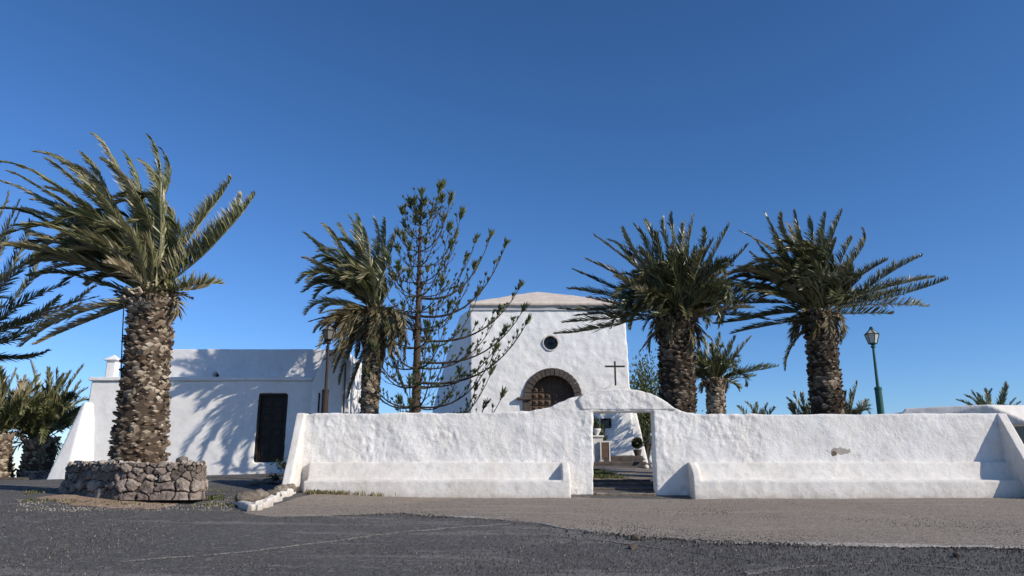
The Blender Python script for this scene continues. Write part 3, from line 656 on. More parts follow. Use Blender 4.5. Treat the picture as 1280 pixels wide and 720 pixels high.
# ------------------------------------------------------------------ stone work
def set_tint(o, vals):
    a = o.data.attributes.get('tint') or o.data.attributes.new('tint', 'FLOAT', 'FACE'); a.data.foreach_set('value', np.asarray(vals, np.float32))
def stone_ring(name, poly, z0, z1, label, cat, cell=.24, res=.022, group=None, seed=1, relief=.07):
    """dry stone wall round a closed plan: voronoi stones pushed out from a shell, rough coping, earth inside"""
    pts = [Vector((a, b, 0)) for a, b in poly]; n = len(pts)
    # rounded outline
    out = []
    for i in range(n):
        p0, p1, p2 = pts[i-1], pts[i], pts[(i+1) % n]
        a = p1+(p0-p1).normalized()*min(.35, (p0-p1).length*.35); b = p1+(p2-p1).normalized()*min(.35, (p2-p1).length*.35)
        for t in np.linspace(0, 1, 7).tolist(): out.append(a*(1-t)**2+p1*(2*t*(1-t))+b*(t*t))
    L = [0]
    for i in range(len(out)): L.append(L[-1]+(out[(i+1) % len(out)]-out[i]).length)
    per = L[-1]; nu = int(per/res); us = np.arange(nu)/nu*per
    ox = np.interp(us, L, [p.x for p in out]+[out[0].x]); oy = np.interp(us, L, [p.y for p in out]+[out[0].y])
    cxm, cym = ox.mean(), oy.mean()
    tx = np.roll(ox, -3)-np.roll(ox, 3); ty = np.roll(oy, -3)-np.roll(oy, 3); ln = np.hypot(tx, ty); nxn, nyn = ty/ln, -tx/ln
    if ((ox-cxm)*nxn+(oy-cym)*nyn).mean() < 0: nxn, nyn = -nxn, -nyn
    H = z1-z0; capw = .34; nv = int((H+capw)/res)
    vs = np.arange(nv+1)/nv*(H+capw)
    U, V = np.meshgrid(us, vs)
    r_ = np.random.default_rng(seed)
    # seeds: jittered courses with varied stone widths
    S = []; v = -.1; row = 0
    while v < H+capw+.2:
        h = cell*(r_.uniform(.62, 1.0) if v > H*.45 else r_.uniform(1.15, 1.6)); u = r_.uniform(0, cell)
        while u < per:
            wdt = (cell if v > H*.45 else cell*1.4)*r_.uniform(.7, 1.9); S.append((u+wdt/2, v+h/2+r_.uniform(-.3, .3)*h, r_.uniform(.8, 1.25))); u += wdt
        v += h
    S = np.array(S)
    wob = fbm(np.stack([U.ravel()*1, V.ravel(), 0*U.ravel()], 1), 4.5, 4, seed, .6)*.05
    uu, vv_ = U.ravel()+wob, V.ravel()+wob[::-1]*.7
    d1 = np.full(uu.shape, 9.); d2 = d1.copy(); idx = np.zeros(uu.shape, int)
    for k, (su, sv, sw) in enumerate(S):
        du = np.abs(uu-su); du = np.minimum(du, per-du); d = np.sqrt((du/1.25)**2+(vv_-sv)**2)/sw
        m = d < d1; d2 = np.where(m, d1, np.minimum(d2, d)); d1 = np.where(m, d, d1); idx[m] = k
    e = np.clip((d2-d1)/.085, 0, 1); prof_ = np.sqrt(1-(1-e)**2)
    stone_r = r_.uniform(-.5, .9, len(S))[idx]
    disp = prof_*relief*(.85+.65*stone_r)-relief+fbm(np.stack([uu, vv_, uu*0+3], 1), 11, 4, seed)*.02
    zz = np.minimum(V.ravel(), H); ins = np.maximum(V.ravel()-H, 0)
    iu = np.tile(np.arange(nu), nv+1)
    corner = np.clip(1-np.abs(V.ravel()-H)/.06, 0, 1)
    batt = -.06*(zz/H)
    px_ = ox[iu]+nxn[iu]*(np.where(ins > 0, 0, disp)+batt-ins-corner*.02); py_ = oy[iu]+nyn[iu]*(np.where(ins > 0, 0, disp)+batt-ins-corner*.02)
    pz_ = z0+zz+np.where(ins > 0, disp+.02, 0)+fbm(np.stack([U.ravel()*1, 0*uu, 0*uu+5], 1), 1.4, 3, seed)*.03*(zz/H)
    verts = np.stack([px_, py_, pz_], 1)
    f = [(j*nu+i, j*nu+(i+1) % nu, (j+1)*nu+(i+1) % nu, (j+1)*nu+i) for j in range(nv) for i in range(nu)]
    tv = np.where(e < .15, 0.02, np.clip(.42+.34*stone_r+.12*fbm(np.stack([uu, vv_, uu*0], 1), 8, 3, 5)+.25*np.clip((V.ravel()-H+.08)/.1, 0, 1), .1, 1))  # top of the ring lightened in the tint, as lit from above
    ft = tv[np.array([a[0] for a in f])]
    root = thing(name, label, cat, (cxm, cym, z0), group)
    mesh_obj('stonework', verts, f, M_STONE, root, False, ft)
    # earth fill
    k = 90; idx2 = np.linspace(0, nu-1, k).astype(int); ring = [(ox[i]-nxn[i]*.25, oy[i]-nyn[i]*.25, z1-.05) for i in idx2]
    mesh_obj('soil', ring+[(cxm, cym, z1+.02)], [(i, (i+1) % k, k) for i in range(k)], M_DIRT, root)
    return root
PY1 = 17.0
def gpt(px, py, Y): p = P(px, py, Y); return (p.x, p.y)
plan = [gpt(71, 610, 17.3), gpt(95, 617, 16.5), gpt(139, 620, 15.5), gpt(190, 620, 15.5), gpt(243, 620, 15.6), gpt(259, 614, 16.3), gpt(256, 610, 17.6), gpt(220, 600, 18.6), gpt(130, 600, 18.7)]
zpl0 = Z(623, 15.6); zpl1 = Z(578, 15.6)
stone_ring('stone_planter', plan, zpl0-.03, zpl1, 'round dry-stone planter of brown volcanic rock around the big palm', 'planter', .165, .016, None, 4, .085)
# loose stones lying on the rim (right end)
def boulder(name, p, s, mt, sd, parent=None, flat=.7, tint=.5, sub=3):
    bm = bmesh.new(); bmesh.ops.create_icosphere(bm, subdivisions=sub, radius=1)
    c = np.array([v.co for v in bm.verts]); d = 1+.22*fbm(c, 1.1, 3, sd)+.05*fbm(c, 4, 3, sd+2)
    for v, k in zip(bm.verts, d): v.co = Vector((v.co.x*s*k*1.2, v.co.y*s*k, v.co.z*s*k*flat))
    me = bpy.data.meshes.new(name); bm.to_mesh(me); bm.free(); me.materials.append(mt)
    o = bpy.data.objects.new(name, me); o.location = p; o.rotation_euler = (0, 0, sd); link(o)
    set_tint(o, np.clip(tint+.1*np.sin(np.arange(len(me.polygons))*.7), 0, 1)); return o
pr_ = P(227, 574, 15.9); tag(boulder('rim_stone', (pr_.x, 15.95, zpl1+.05), .11, M_STONE, 5, tint=.45), 'loose brown stone lying on the right rim of the planter', 'stone')

# ------------------------------------------------------------------ white painted kerb with rocks
kr = thing('rock_kerb', 'curved white painted kerb holding brown rocks at the left end of the wall', 'kerb', (X(330,625,17.5), 17.5, gz(-5.7, 17.5)))
kp = [ground_hit(*q) for q in [(290,632),(303,637),(318,640),(332,636),(345,628),(358,622),(371,617)]]
mk = MB()
for i in range(len(kp)-1):
    (xa_, ya_), (xb_, yb_) = kp[i], kp[i+1]; d = Vector((xb_-xa_, yb_-ya_, 0)); nn_ = Vector((-d.y, d.x, 0)).normalized()*.12
    za, zb_ = gz(xa_, ya_), gz(xb_, yb_); h = .15 if i else .11; ex = d.normalized()*.04
    A0, B0 = Vector((xa_, ya_, 0))-ex, Vector((xb_, yb_, 0))+ex
    mk.hexa([(A0.x, A0.y, za-.2), (B0.x, B0.y, zb_-.2), (B0.x+nn_.x*1.6, B0.y+nn_.y*1.6, zb_-.2), (A0.x+nn_.x*1.6, A0.y+nn_.y*1.6, za-.2)],
            [(A0.x+nn_.x*.3, A0.y+nn_.y*.3, za+h*.8), (B0.x+nn_.x*.3, B0.y+nn_.y*.3, zb_+.15*.8), (B0.x+nn_.x*1.2, B0.y+nn_.y*1.2, zb_+.15), (A0.x+nn_.x*1.2, A0.y+nn_.y*1.2, za+h)])
# white mortar bands between the rocks
for i in range(2, len(kp)-1):
    x_, y_ = kp[i]; z_ = gz(x_, y_); mk.box(x_-.03, x_+.02, y_+.05, y_+.42, z_-.1, z_+.20)
plaster('painted_edge', mk, M_BENCH, kr, .022, 2, None, (), .012, 5, 3)
rk = [(306,626,.20,.45),(322,622,.22,.6),(338,620,.17,.5),(350,614,.17,.65),(361,611,.15,.6)]
for i, (a, b, s, t) in enumerate(rk):
    x_, y_ = ground_hit(a, b+7); y_ += .12
    o = boulder('rock', (x_, y_, gz(x_, y_)+.13), s*.95, M_ROCK, 10+i, flat=.8, tint=t)
    o.parent = kr; o.matrix_parent_inverse = Matrix.Translation(-kr.location)
for i, (a, b, s, lab) in enumerate([(318,607,.13,'small upright brown stone on the dark gravel path near the house door'), (336,605,.16,'mossy flat stone lying beside the weeds near the left wall end'), (348,606,.10,'small rounded stone next to the left wall buttress')]):
    x_, y_ = ground_hit(a, b); tag(boulder('stone', (x_, y_, gz(x_, y_)+.06), s, M_ROCK, 30+i, tint=.55), lab, 'stone')

# ------------------------------------------------------------------ palms
def bez(p0, p1, p2, p3, n):
    t = np.linspace(0, 1, n)[:, None]; p0, p1, p2, p3 = map(np.array, (p0, p1, p2, p3))
    return (1-t)**3*p0+3*(1-t)**2*t*p1+3*(1-t)*t*t*p2+t**3*p3
def frond_mesh(acc, pts, Lmax, dens, wid, wind, tone, r_, droop=.0, vee=.60, sweep=.50, start=.16, petiole=.035):
    """one feather leaf along the curve pts, appended to acc (V, F, T)"""
    V, Fc, T = acc
    pts = np.asarray(pts); seg = np.linalg.norm(np.diff(pts, axis=0), axis=1); cum = np.concatenate([[0], np.cumsum(seg)]); L = cum[-1]
    def at(s): return np.stack([np.interp(s*L, cum, pts[:, k]) for k in range(3)], -1)
    # rachis: flat tapered 3-sided strip
    m = 14; s = np.linspace(0, 1, m); c = at(s); tg = np.gradient(c, axis=0); tg /= np.linalg.norm(tg, axis=1)[:, None]
    up = np.array([0, 0, 1.0]); sd = np.cross(tg, up); l_ = np.linalg.norm(sd, axis=1)[:, None]; sd = np.where(l_ > .15, sd/np.maximum(l_, 1e-6), np.array([0, 1., 0])); nr = np.cross(sd, tg)
    roll = r_.uniform(-.6, .6); sd, nr = sd*math.cos(roll)+nr*math.sin(roll), nr*math.cos(roll)-sd*math.sin(roll)
    rw = (petiole*(1-s)**1.3+.006)[:, None]
    b = len(V); 
    tri = np.stack([c+sd*rw, c-sd*rw, c+nr*rw*.8], 1).reshape(-1, 3); V.extend(map(tuple, tri))
    for i in range(m-1):
        for k in range(3):
            Fc.append((b+i*3+k, b+i*3+(k+1) % 3, b+(i+1)*3+(k+1) % 3, b+(i+1)*3+k)); T.append(min(1, .78+.1*r_.random()))
    # leaflets
    M = max(8, int(dens*L))
    for side in (-1, 1):
        s = np.linspace(start, .995, M)+r_.uniform(-.4, .4, M)/M; s = np.clip(s, start, 1)
        c = at(s); j = s*(m-1); i0 = np.clip(j.astype(int), 0, m-2); w_ = (j-i0)[:, None]
        tgs = tg[i0]*(1-w_)+tg[i0+1]*w_; sds = sd[i0]*(1-w_)+sd[i0+1]*w_; nrs = nr[i0]*(1-w_)+nr[i0+1]*w_
        q = (s-start)/(1-start)
        ln = Lmax*(.45+.75*np.sin(np.pi*np.clip(q*.9+.08, 0, 1))**.8)*(1-.35*q**3)*r_.uniform(.75, 1.15, M)
        a = (sweep+.35*(1-q))*r_.uniform(.8, 1.2, M)*.85          # angle from the rachis
        bv = vee+r_.normal(0, .25, M)
        d = tgs*np.cos(a)[:, None]+(side*sds*np.cos(bv)[:, None]+nrs*np.sin(bv)[:, None])*np.sin(a)[:, None]
        d = d+wind*(.50+.45*q)[:, None]; d[:, 2] -= droop; d /= np.linalg.norm(d, axis=1)[:, None]
        d2 = d+wind*.35+np.stack([r_.normal(0, .13, M), r_.normal(0, .13, M), r_.normal(-.12-droop*.6, .12, M)], 1); d2 /= np.linalg.norm(d2, axis=1)[:, None]
        wv = np.cross(d, nrs+r_.normal(0, .5, (M, 3))); wv /= np.maximum(np.linalg.norm(wv, axis=1)[:, None], 1e-6)
        w0 = (wid*r_.uniform(.7, 1.2, M))[:, None]
        mid = c+d*(ln*.5)[:, None]; tip = mid+d2*(ln*.5)[:, None]
        b = len(V)
        vs = np.stack([c-wv*w0*.35, c+wv*w0*.35, mid+wv*w0*.5, mid-wv*w0*.5, tip], 1).reshape(-1, 3)
        V.extend(map(tuple, vs))
        tn = np.clip(tone+r_.normal(0, .13, M)+.10*q, 0, 1)  # lighter towards the frond end: sunlit tips put into the tint
        for k in range(M):
            o = b+k*5; Fc.append((o, o+1, o+2, o+3)); T.append(tn[k]); Fc.append((o+3, o+2, o+4)); T.append(min(1, tn[k]+.06))
def trunk_mesh(base, top, r0, r1, sz, mt, parent, seed=1, bulge=.0, jut=.055):
    r_ = random.Random(seed); mb = MB(); base = Vector(base); top = Vector(top); H = (top-base).length
    def rad(t): return (r0*(1-t)**1.0+r1*t)*(1+.05*math.exp(-t*14))*(1+bulge*math.exp(-((t-1)/.12)**2))*(1+.025*math.sin(t*9+seed))
    n = 12; mb.tube([base.lerp(top, i/n) for i in range(n+1)], [rad(i/n)*.96 for i in range(n+1)], 20, .03)
    circ = 2*math.pi*(r0+r1)/2; tot = int(circ*H/(sz*sz*.60))
    wear = fbm([[math.cos(i*2.399963)*1.6, math.sin(i*2.399963)*1.6, i/tot*H*1.3] for i in range(tot)], 1.0, 3, seed)
    for i in range(tot):
        if r_.random() < .10: continue
        t = (i+.5)/tot; th = i*2.399963+r_.uniform(-.2, .2); c = base.lerp(top, t+r_.uniform(-.009, .009)); rr = rad(t)*r_.uniform(.975, 1.01); sz_ = sz*min(1.6, max(.5, r_.lognormvariate(0, .34)))*(1+.15*wear[i])
        o = Vector((math.cos(th), math.sin(th), 0)); s_ = Vector((-math.sin(th), math.cos(th), 0)); u = Vector((0, 0, 1))
        w_ = sz_*r_.uniform(.42, .66); h = sz_*r_.uniform(.20, .42); j = jut*r_.uniform(.15, 1.5); tilt = r_.uniform(-.1, .9)*sz_*.55
        p = c+o*(rr*.95)
        B = [p-s_*w_-u*h*.1, p-u*h*1.2, p+s_*w_-u*h*.1, p+u*h]
        q = c+o*(rr+j)+u*tilt+s_*r_.uniform(-.045, .045)
        k = r_.uniform(.45, .9)
        Tt = [q-s_*w_*k, q-u*h*k-o*.012, q+s_*w_*k, q+u*h*k*.7-o*.02]
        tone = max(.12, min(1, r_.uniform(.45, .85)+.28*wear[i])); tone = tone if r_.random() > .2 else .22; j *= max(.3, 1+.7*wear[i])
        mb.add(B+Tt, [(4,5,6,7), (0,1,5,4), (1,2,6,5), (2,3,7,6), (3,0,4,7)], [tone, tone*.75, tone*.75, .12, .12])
    for i in range(46):     # cut leaf bases crowding under the crown
        th = i*2.399963; t = 1-r_.uniform(.0, .07); c = base.lerp(top, t); rr = rad(t)*.95
        o = Vector((math.cos(th), math.sin(th), 0)); p = c+o*rr*.9; L = r_.uniform(.12, .34)
        mb.tube([p, p+(o*.75+Vector((0, 0, .65)))*L], [sz*.32, sz*.20], 5, r_.uniform(.35, .85))
    return mb.build('trunk', mt, parent, fix=False)
def palm(label, base, crown_px, Y, fronds, r0, r1, sz, seed, mt=M_FROND, tm=M_TRUNK, wind=(-.5,.05,.0), lf=.42, dens=24, wid=.034,
         fill=40, fill_fan=(20, 170), fill_len=(1.6, 2.8), dry=(), tone=.42, group='windswept palms', jut=.055, name='palm_tree', skirt=0, skirt_len=1.2, spread=.35, jcol=.17, skirt_fan=(190,350)):
    r_ = np.random.default_rng(seed)
    root = thing(name, label, 'palm', base, group)
    cr_ = P(*crown_px, Y); top = cr_
    trunk_mesh(base, (top.x, top.y, top.z), r0, r1, sz, tm, root, seed, .12, jut)
    wind = np.array(wind); acc = ([], [], []); dacc = ([], [], [])
    mpx = Y/F
    c0 = np.array(top)
    def one(tip, ctrl, dy, acc_, tn, dr=.0, lfm=1.0):
        o = r_.normal(0, r1*.35, 3); o[2] = abs(o[2])*.5
        p0 = c0+o; p3 = np.array(P(*tip, Y+dy)); pc = np.array(P(*ctrl, Y+dy*.45))
        # cubic through the marked middle point
        p1 = p0+(pc-p0)*.62+np.array([0, 0, .0]); p2 = pc+(pc-p0)*.12+(p3-pc)*.30
        pts = bez(p0, p1, p2, p3, 22)
        tt = np.linspace(0, 1, 22)[:, None]; Lc = np.linalg.norm(p3-p0); cu = r_.normal(0, 1, 3)*np.array([.5, 1, .35])
        pts = pts+np.sin(tt*math.pi)*cu*Lc*.055+np.sin(tt*2*math.pi)*r_.normal(0, 1, 3)*np.array([.5, 1, .5])*Lc*.025
        frond_mesh(acc_, pts, lf*lfm, dens, wid, wind, tn, r_, dr)
    for q in fronds:
        tip, ctrl = q[0:2], q[2:4]; dy = q[4] if len(q) > 4 else r_.uniform(-1, 1)
        one(tip, ctrl, dy, acc, tone+r_.normal(0, jcol))
    for k in range(fill):     # inner leaves filling the body of the crown
        th = R(r_.uniform(*fill_fan)); L = r_.uniform(*fill_len); dy = r_.uniform(-.9, .75)*L
        fl = math.sqrt(max(.15, 1-(dy/L)**2*.8))
        dv = np.array([math.cos(th)*L*fl, dy, math.sin(th)*L*fl])
        p0 = c0+r_.normal(0, r1*.3, 3); p0[2] = c0[2]+abs(r_.normal(0, .15))
        arch = r_.uniform(0, .30)*L*(1 if dy < 0 else .5)
        p3 = np.array([0, 0, -arch])+p0+dv*.92+wind*L*spread*r_.uniform(.7, 1.3)+np.array([0, r_.normal(0, .12)*L, -.14*L*(1-math.sin(th))-.10*L*r_.random()])
        p1 = p0+dv*.40+np.array([0, 0, .08*L]); p2 = p0+dv*.88+wind*L*spread*.18+np.array([0, r_.normal(0, .06)*L, .12*L])
        frond_mesh(acc, bez(p0, p1, p2, p3, 20), lf, dens, wid, wind, tone-.1+r_.normal(0, jcol), r_)
    for q in dry:
        one(q[0:2], q[2:4], q[4] if len(q) > 4 else 0, dacc, .5, .25, .6)
    for k in range(skirt):
        th = R(r_.uniform(*skirt_fan)); L = r_.uniform(.7, 1.2)*skirt_len; az = r_.uniform(-1, 1)
        dv = np.array([math.cos(th)*L*math.cos(az), math.sin(az)*L*.8, math.sin(th)*L])
        p0 = c0+r_.normal(0, r1*.4, 3)*np.array([1, 1, .3]); p3 = p0+dv+wind*L*.15
        p1 = p0+np.array([dv[0]*.5, dv[1]*.5, .18*L]); p2 = p0+np.array([dv[0]*.95, dv[1]*.95, dv[2]*.3])
        frond_mesh(dacc, bez(p0, p1, p2, p3, 18), lf*.8, dens, wid, wind*.4, .48+r_.normal(0, .22), r_, .12)
    mesh_obj('crown', acc[0], acc[1], mt, root, False, acc[2])
    if dacc[0]: mesh_obj('dry_fronds', dacc[0], dacc[1], M_DRY, root, False, dacc[2])
    return root

# the big palm in the planter
f1 = [(0,203,93,228,-.6),(44,190,121,222,.2),(115,168,161,198,0),(185,169,217,232,-.3),(155,190,195,232,.5),(290,222,258,272,.3),(302,243,274,306,-.3),(319,243,292,298,-.6),
      (314,250,280,318,.3),(278,355,250,358,0),(262,357,240,362,.4),(0,226,85,268,.4),(-5,262,85,276,-.8),(-12,305,100,322,-.3),(32,287,105,302,.6),(36,345,115,350,.2),
      (26,433,100,398,.3),(46,430,110,395,-.1),(20,262,90,268,1.2),(60,200,130,235,1.0),(80,205,140,240,-.9),(100,190,150,225,.9),(130,200,165,240,-1.2),(150,215,180,260,-1.3),
      (60,235,120,265,-1.3),(75,260,130,290,-1.5),(95,285,145,310,-1.6),(175,200,205,255,.9),(12,215,95,240,-1.2),(165,240,185,290,-1.7),(110,235,155,275,-1.7),(40,250,110,280,1.4),(200,185,220,245,1.1),
      (140,330,165,335,-1.5),(60,315,120,325,1.2)]
b1 = P(173, 577, PY1)
palm('tallest palm with thick light brown trunk standing in the dry-stone planter', (b1.x, b1.y, zpl1-.05), (190, 372), PY1, f1, .53, .41, .145, 101, wind=(-.62,.1,.12), fill=60, fill_fan=(62,158), fill_len=(1.5,2.7), spread=.75,
     dry=[(240,372,225,366,.3),(120,395,150,380,.3)], skirt=20, skirt_len=.5, skirt_fan=(160,380), tone=.56, dens=34, wid=.042, lf=.42, jut=.07, jcol=.20)
cb_ = MB().tube([tuple(P(155,378,16.6)), tuple(P(152.5,430,16.7)), tuple(P(151,480,16.7)), tuple(P(150.5,577,16.7))], .014, 6).build('hanging_cable', M_CABLE)
tag(cb_, 'thin black cable hanging down the left of the big palm trunk', 'cable')
# second palm behind the wall, beside the pine
f2 = [(381,291,426,306,0),(404,280,440,305,.4),(379,323,415,336,.5),(447,269,462,300,-.2),(469,274,472,310,.3),(482,274,480,320,.6),(383,392,415,364,-.3),(495,293,488,330,0),(508,338,492,350,.3),
      (402,390,425,375,-.5),(392,300,430,325,-.8),(412,285,440,315,-1),(425,280,448,310,.9),(398,330,430,345,-.9),(430,310,450,335,-1.4),(440,290,455,320,-1.2),(455,285,465,320,-1.1),(420,340,440,350,-1.4),(436,269,455,300,.6)]
d2 = [(402,392,430,385,-.5),(387,402,425,388,.2),(396,433,430,410,-.4),(405,450,435,420,.3),(512,430,490,410,.3),(505,460,490,420,-.5),(508,490,492,430,.2),(425,480,440,430,-.6),(435,497,448,440,.3),(418,465,436,425,0)]
PY2 = 24.75
p = P(461, 517, PY2)
palm('palm just left of the pine, its drooping brown skirt hiding half the trunk', (p.x, PY2, gz(p.x, PY2)), (468, 392), PY2, f2, .27, .33, .10, 102, mt=M_FROND, wind=(-.6,.1,.15), fill=44, fill_fan=(68,150), fill_len=(1.3,2.5),
     dry=d2, skirt=48, skirt_len=1.75, tone=.52, dens=26, lf=.46, wid=.042, jut=.018, spread=.55)
# third palm, right of the church
f3 = [(744,295,790,330,.3),(733,324,785,350,-.4),(717,337,780,362,.6),(711,361,778,370,.2),(698,386,775,380,-.2),(694,417,760,402,-.5),(705,403,770,393,.5),(779,285,808,325,.3),(793,281,815,320,-.6),
      (807,275,825,320,.8),(840,267,845,320,.2),(830,273,838,320,-.8),(867,269,862,320,.5),(855,279,852,325,-1),(892,299,880,335,.4),(913,279,898,330,-.2),(935,306,910,345,.3),(939,357,900,372,-.6),(960,376,905,382,0),
      (962,400,910,392,.5),(847,322,856,328,-1.9),(904,333,885,345,-1.3),(925,345,895,358,.8),(770,345,805,362,-1.4),(790,360,815,370,-1.8),(735,372,790,376,1.1),(940,385,900,388,-1.1),(720,395,780,388,1.2),
      (760,300,800,335,1.1),(820,290,832,325,-1.5),(880,285,872,325,1.2),(870,310,865,340,-1.7),(800,310,820,345,-1.6),(820,395,832,385,-2.2),(860,400,852,380,-2.3)]
p = P(845, 518, 23.5)
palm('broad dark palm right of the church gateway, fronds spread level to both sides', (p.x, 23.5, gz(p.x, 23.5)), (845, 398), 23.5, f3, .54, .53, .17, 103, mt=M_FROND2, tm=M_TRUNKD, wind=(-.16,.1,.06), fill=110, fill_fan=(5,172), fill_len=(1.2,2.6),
     dry=[(800,440,820,410,-.6),(890,425,870,405,-.3)], skirt=30, skirt_len=.95, tone=.48, dens=26, lf=.42, wid=.040, spread=.5, skirt_fan=(170,370))
# fourth: smaller, farther
f4 = [(867,433,880,450,0),(880,421,888,445,.5),(900,417,897,445,-.4),(919,421,908,446,.4),(939,421,920,450,0),(962,456,930,464,.3),(972,458,930,466,-.4),(945,470,920,474,.6),(867,472,880,470,.2),(925,484,912,476,-.3),(870,455,882,462,-.7),(912,430,905,450,-1),(890,430,892,450,-1)]
p = P(893, 518, 33)
palm('smaller distant palm between the two dark palms on the right', (p.x, 33, gz(p.x, 33)), (894, 478), 33, f4, .42, .38, .17, 104, mt=M_FROND, tm=M_TRUNK, wind=(-.15,.1,.1), fill=34, fill_fan=(5,175), fill_len=(1.0,2.0), dens=20, lf=.42, wid=.045, tone=.40, skirt=12, skirt_len=.8, jut=.04)
# fifth palm
f5 = [(957,266,985,310,.3),(978,267,995,312,-.4),(994,264,1005,312,.6),(1013,271,1017,318,-.5),(1033,266,1030,318,.2),(1053,264,1043,318,.7),(1066,297,1050,335,-.5),(1079,287,1083,318,.0),(1108,326,1075,352,.3),(1153,320,1095,352,-.4),
      (1167,347,1105,362,.5),(1186,349,1110,368,-.2),(1161,383,1095,380,.3),(1114,393,1070,388,-.5),(926,289,975,325,0),(924,334,975,352,-.6),(916,350,972,362,.5),(939,316,980,342,1),(967,337,990,340,-1.6),(890,380,965,377,.2),
      (893,405,960,393,-.3),(915,417,965,402,.2),(1000,290,1010,330,-1.2),(1025,290,1025,330,-1.3),(970,295,992,325,-1.3),(1045,300,1038,340,-1.4),(985,280,1000,318,1.2),(1130,362,1080,368,1.1),(1005,350,1012,360,-2),(945,300,985,330,1.3),(1060,330,1045,355,-1.6),(935,365,980,370,-1.2),
      (940,398,980,386,.8)]
p = P(1034, 518, 23.5)
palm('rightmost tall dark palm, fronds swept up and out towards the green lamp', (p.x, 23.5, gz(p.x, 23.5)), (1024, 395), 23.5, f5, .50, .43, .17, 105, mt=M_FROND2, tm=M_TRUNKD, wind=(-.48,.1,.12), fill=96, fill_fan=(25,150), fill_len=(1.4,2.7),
     dry=[(982,462,994,418,-.2),(1052,430,1050,408,-.5)], skirt=26, skirt_len=.8, tone=.46, dens=28, lf=.42, wid=.042, spread=.75, skirt_fan=(170,370))
# palm outside the frame on the left whose leaves reach into the picture
f6 = [(67,300,10,370,0),(84,354,10,405,.4),(122,371,30,412,-.3),(119,357,20,408,.8),(55,441,0,460,.2),(60,438,-10,470,-.4),(25,250,-10,330,.3),(38,276,-10,350,-.4),(27,260,-20,330,.8),(10,240,-25,320,0),(50,310,0,370,.9),(75,370,10,410,-.9),
      (100,380,20,425,.5),(30,330,-15,385,-.6),(-20,240,-50,320,.4),(-60,220,-70,310,0),(-160,260,-130,330,0),(-220,330,-150,370,.4),(-240,400,-160,410,-.4),(45,420,-10,435,.9)]
p = P(-85, 600, 19)
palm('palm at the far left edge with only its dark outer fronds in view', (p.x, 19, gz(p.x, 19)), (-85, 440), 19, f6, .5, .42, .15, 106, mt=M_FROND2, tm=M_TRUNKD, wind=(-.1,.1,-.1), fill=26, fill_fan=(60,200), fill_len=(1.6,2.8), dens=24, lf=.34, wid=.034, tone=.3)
# two stout young palms in the left background, and their low stone ring
f7 = [(20,470,38,520,0),(38,452,45,515,.4),(60,460,52,515,-.4),(70,462,58,515,.3),(103,458,75,510,0),(100,478,78,515,-.5),(108,486,80,520,.5),(80,468,62,515,-.8),(5,480,30,525,.3),(0,505,28,535,-.4),(2,540,28,545,.4),(100,510,75,530,-.7),(88,465,68,510,.8),(20,545,35,548,-.5)]
p = P(45, 603, 29)
palm('stout young palm between the far left trunk and the house buttress', (p.x, 29, gz(p.x, 29)), (50, 552), 29, f7, .62, .45, .17, 107, mt=M_FROND, tm=M_TRUNK, wind=(.12,.0,.1), fill=66, fill_fan=(25,170), fill_len=(1.3,2.5), dens=20, lf=.45, wid=.045, tone=.5, group='young palms at the left edge', spread=.3, skirt=10, skirt_len=.9, skirt_fan=(170,370))
f8 = [(30,470,10,520,0),(48,470,15,520,.4),(20,462,0,515,-.4),(55,490,20,525,-.3),(-30,470,-15,520,0),(-50,500,-20,530,.3),(0,460,-8,515,.3),(60,500,25,530,.5),(40,480,15,520,-.7)]
p = P(-2, 603, 28)
palm('stout young palm cut off by the left edge of the picture', (p.x, 28, gz(p.x, 28)), (-3, 545), 28, f8, .45, .40, .17, 108, mt=M_FROND, tm=M_TRUNK, wind=(.15,.0,.1), fill=50, fill_fan=(25,165), fill_len=(1.3,2.4), dens=20, lf=.45, wid=.045, tone=.48, group='young palms at the left edge')
pl_ = [gpt(22, 600, 28.2), gpt(58, 601, 27.6), gpt(66, 600, 28.6), gpt(62, 597, 30), gpt(25, 597, 30)]
stone_ring('low_stone_ring', [(a, b) for a, b in pl_], gz(-17.5, 28)-.1, Z(589.5, 28), 'low brown stone ring around the young palm at the left', 'planter', .26, .05, None, 9)
lw = plaster('low_wall', MB().box(X(-70,600,26.5), X(30,600,26.5), 26.5, 26.9, E-.6, Z(597, 26.5)), M_ARCH, None, .06, 1, None, (), .02, 2, 3)
tag(lw, 'low dark stone kerb at the left edge in front of the young palms', 'kerb')
sheet('yard_path', ([1.6, 6.5], [22.8, 22.8]), ([1.6, 6.5], [29.95, 29.95]), 1.7, 6.2, M_YARD, .01, .08, .12, 91)
# tips of small palms showing above the wall
def small_palm(label, bx, Y, tips, seed, cy=540, r=.3, mt=M_FROND2):
    fr_ = [(a, b, bx+(a-bx)*.45, cy+(b-cy)*.62) for a, b in tips]
    p = P(bx, 600, Y)
    palm(label, (p.x, Y, gz(p.x, Y)), (bx, cy), Y, fr_, r, r, .16, seed, mt=mt, tm=M_TRUNKD, wind=(-.1,0,.05), fill=12, fill_fan=(20,160), fill_len=(.5,1.2), dens=20, lf=.34, wid=.042, tone=.45, group='small palms behind the right wall')
small_palm('small palm tips above the wall between the two dark palms', 946, 33, [(922,508),(932,503),(946,504),(960,505),(968,510)], 201, 545)
small_palm('small palm to the left of the rightmost tall palm, just above the wall', 1012, 28, [(984,498),(988,505),(992,490),(1003,492),(1015,488),(1030,495)], 202, 545)
small_palm('small spiky palm to the right of the rightmost tall palm, just above the wall', 1058, 28, [(1045,495),(1058,490),(1064,487),(1072,477),(1085,500),(1088,507),(1050,500)], 203, 545)
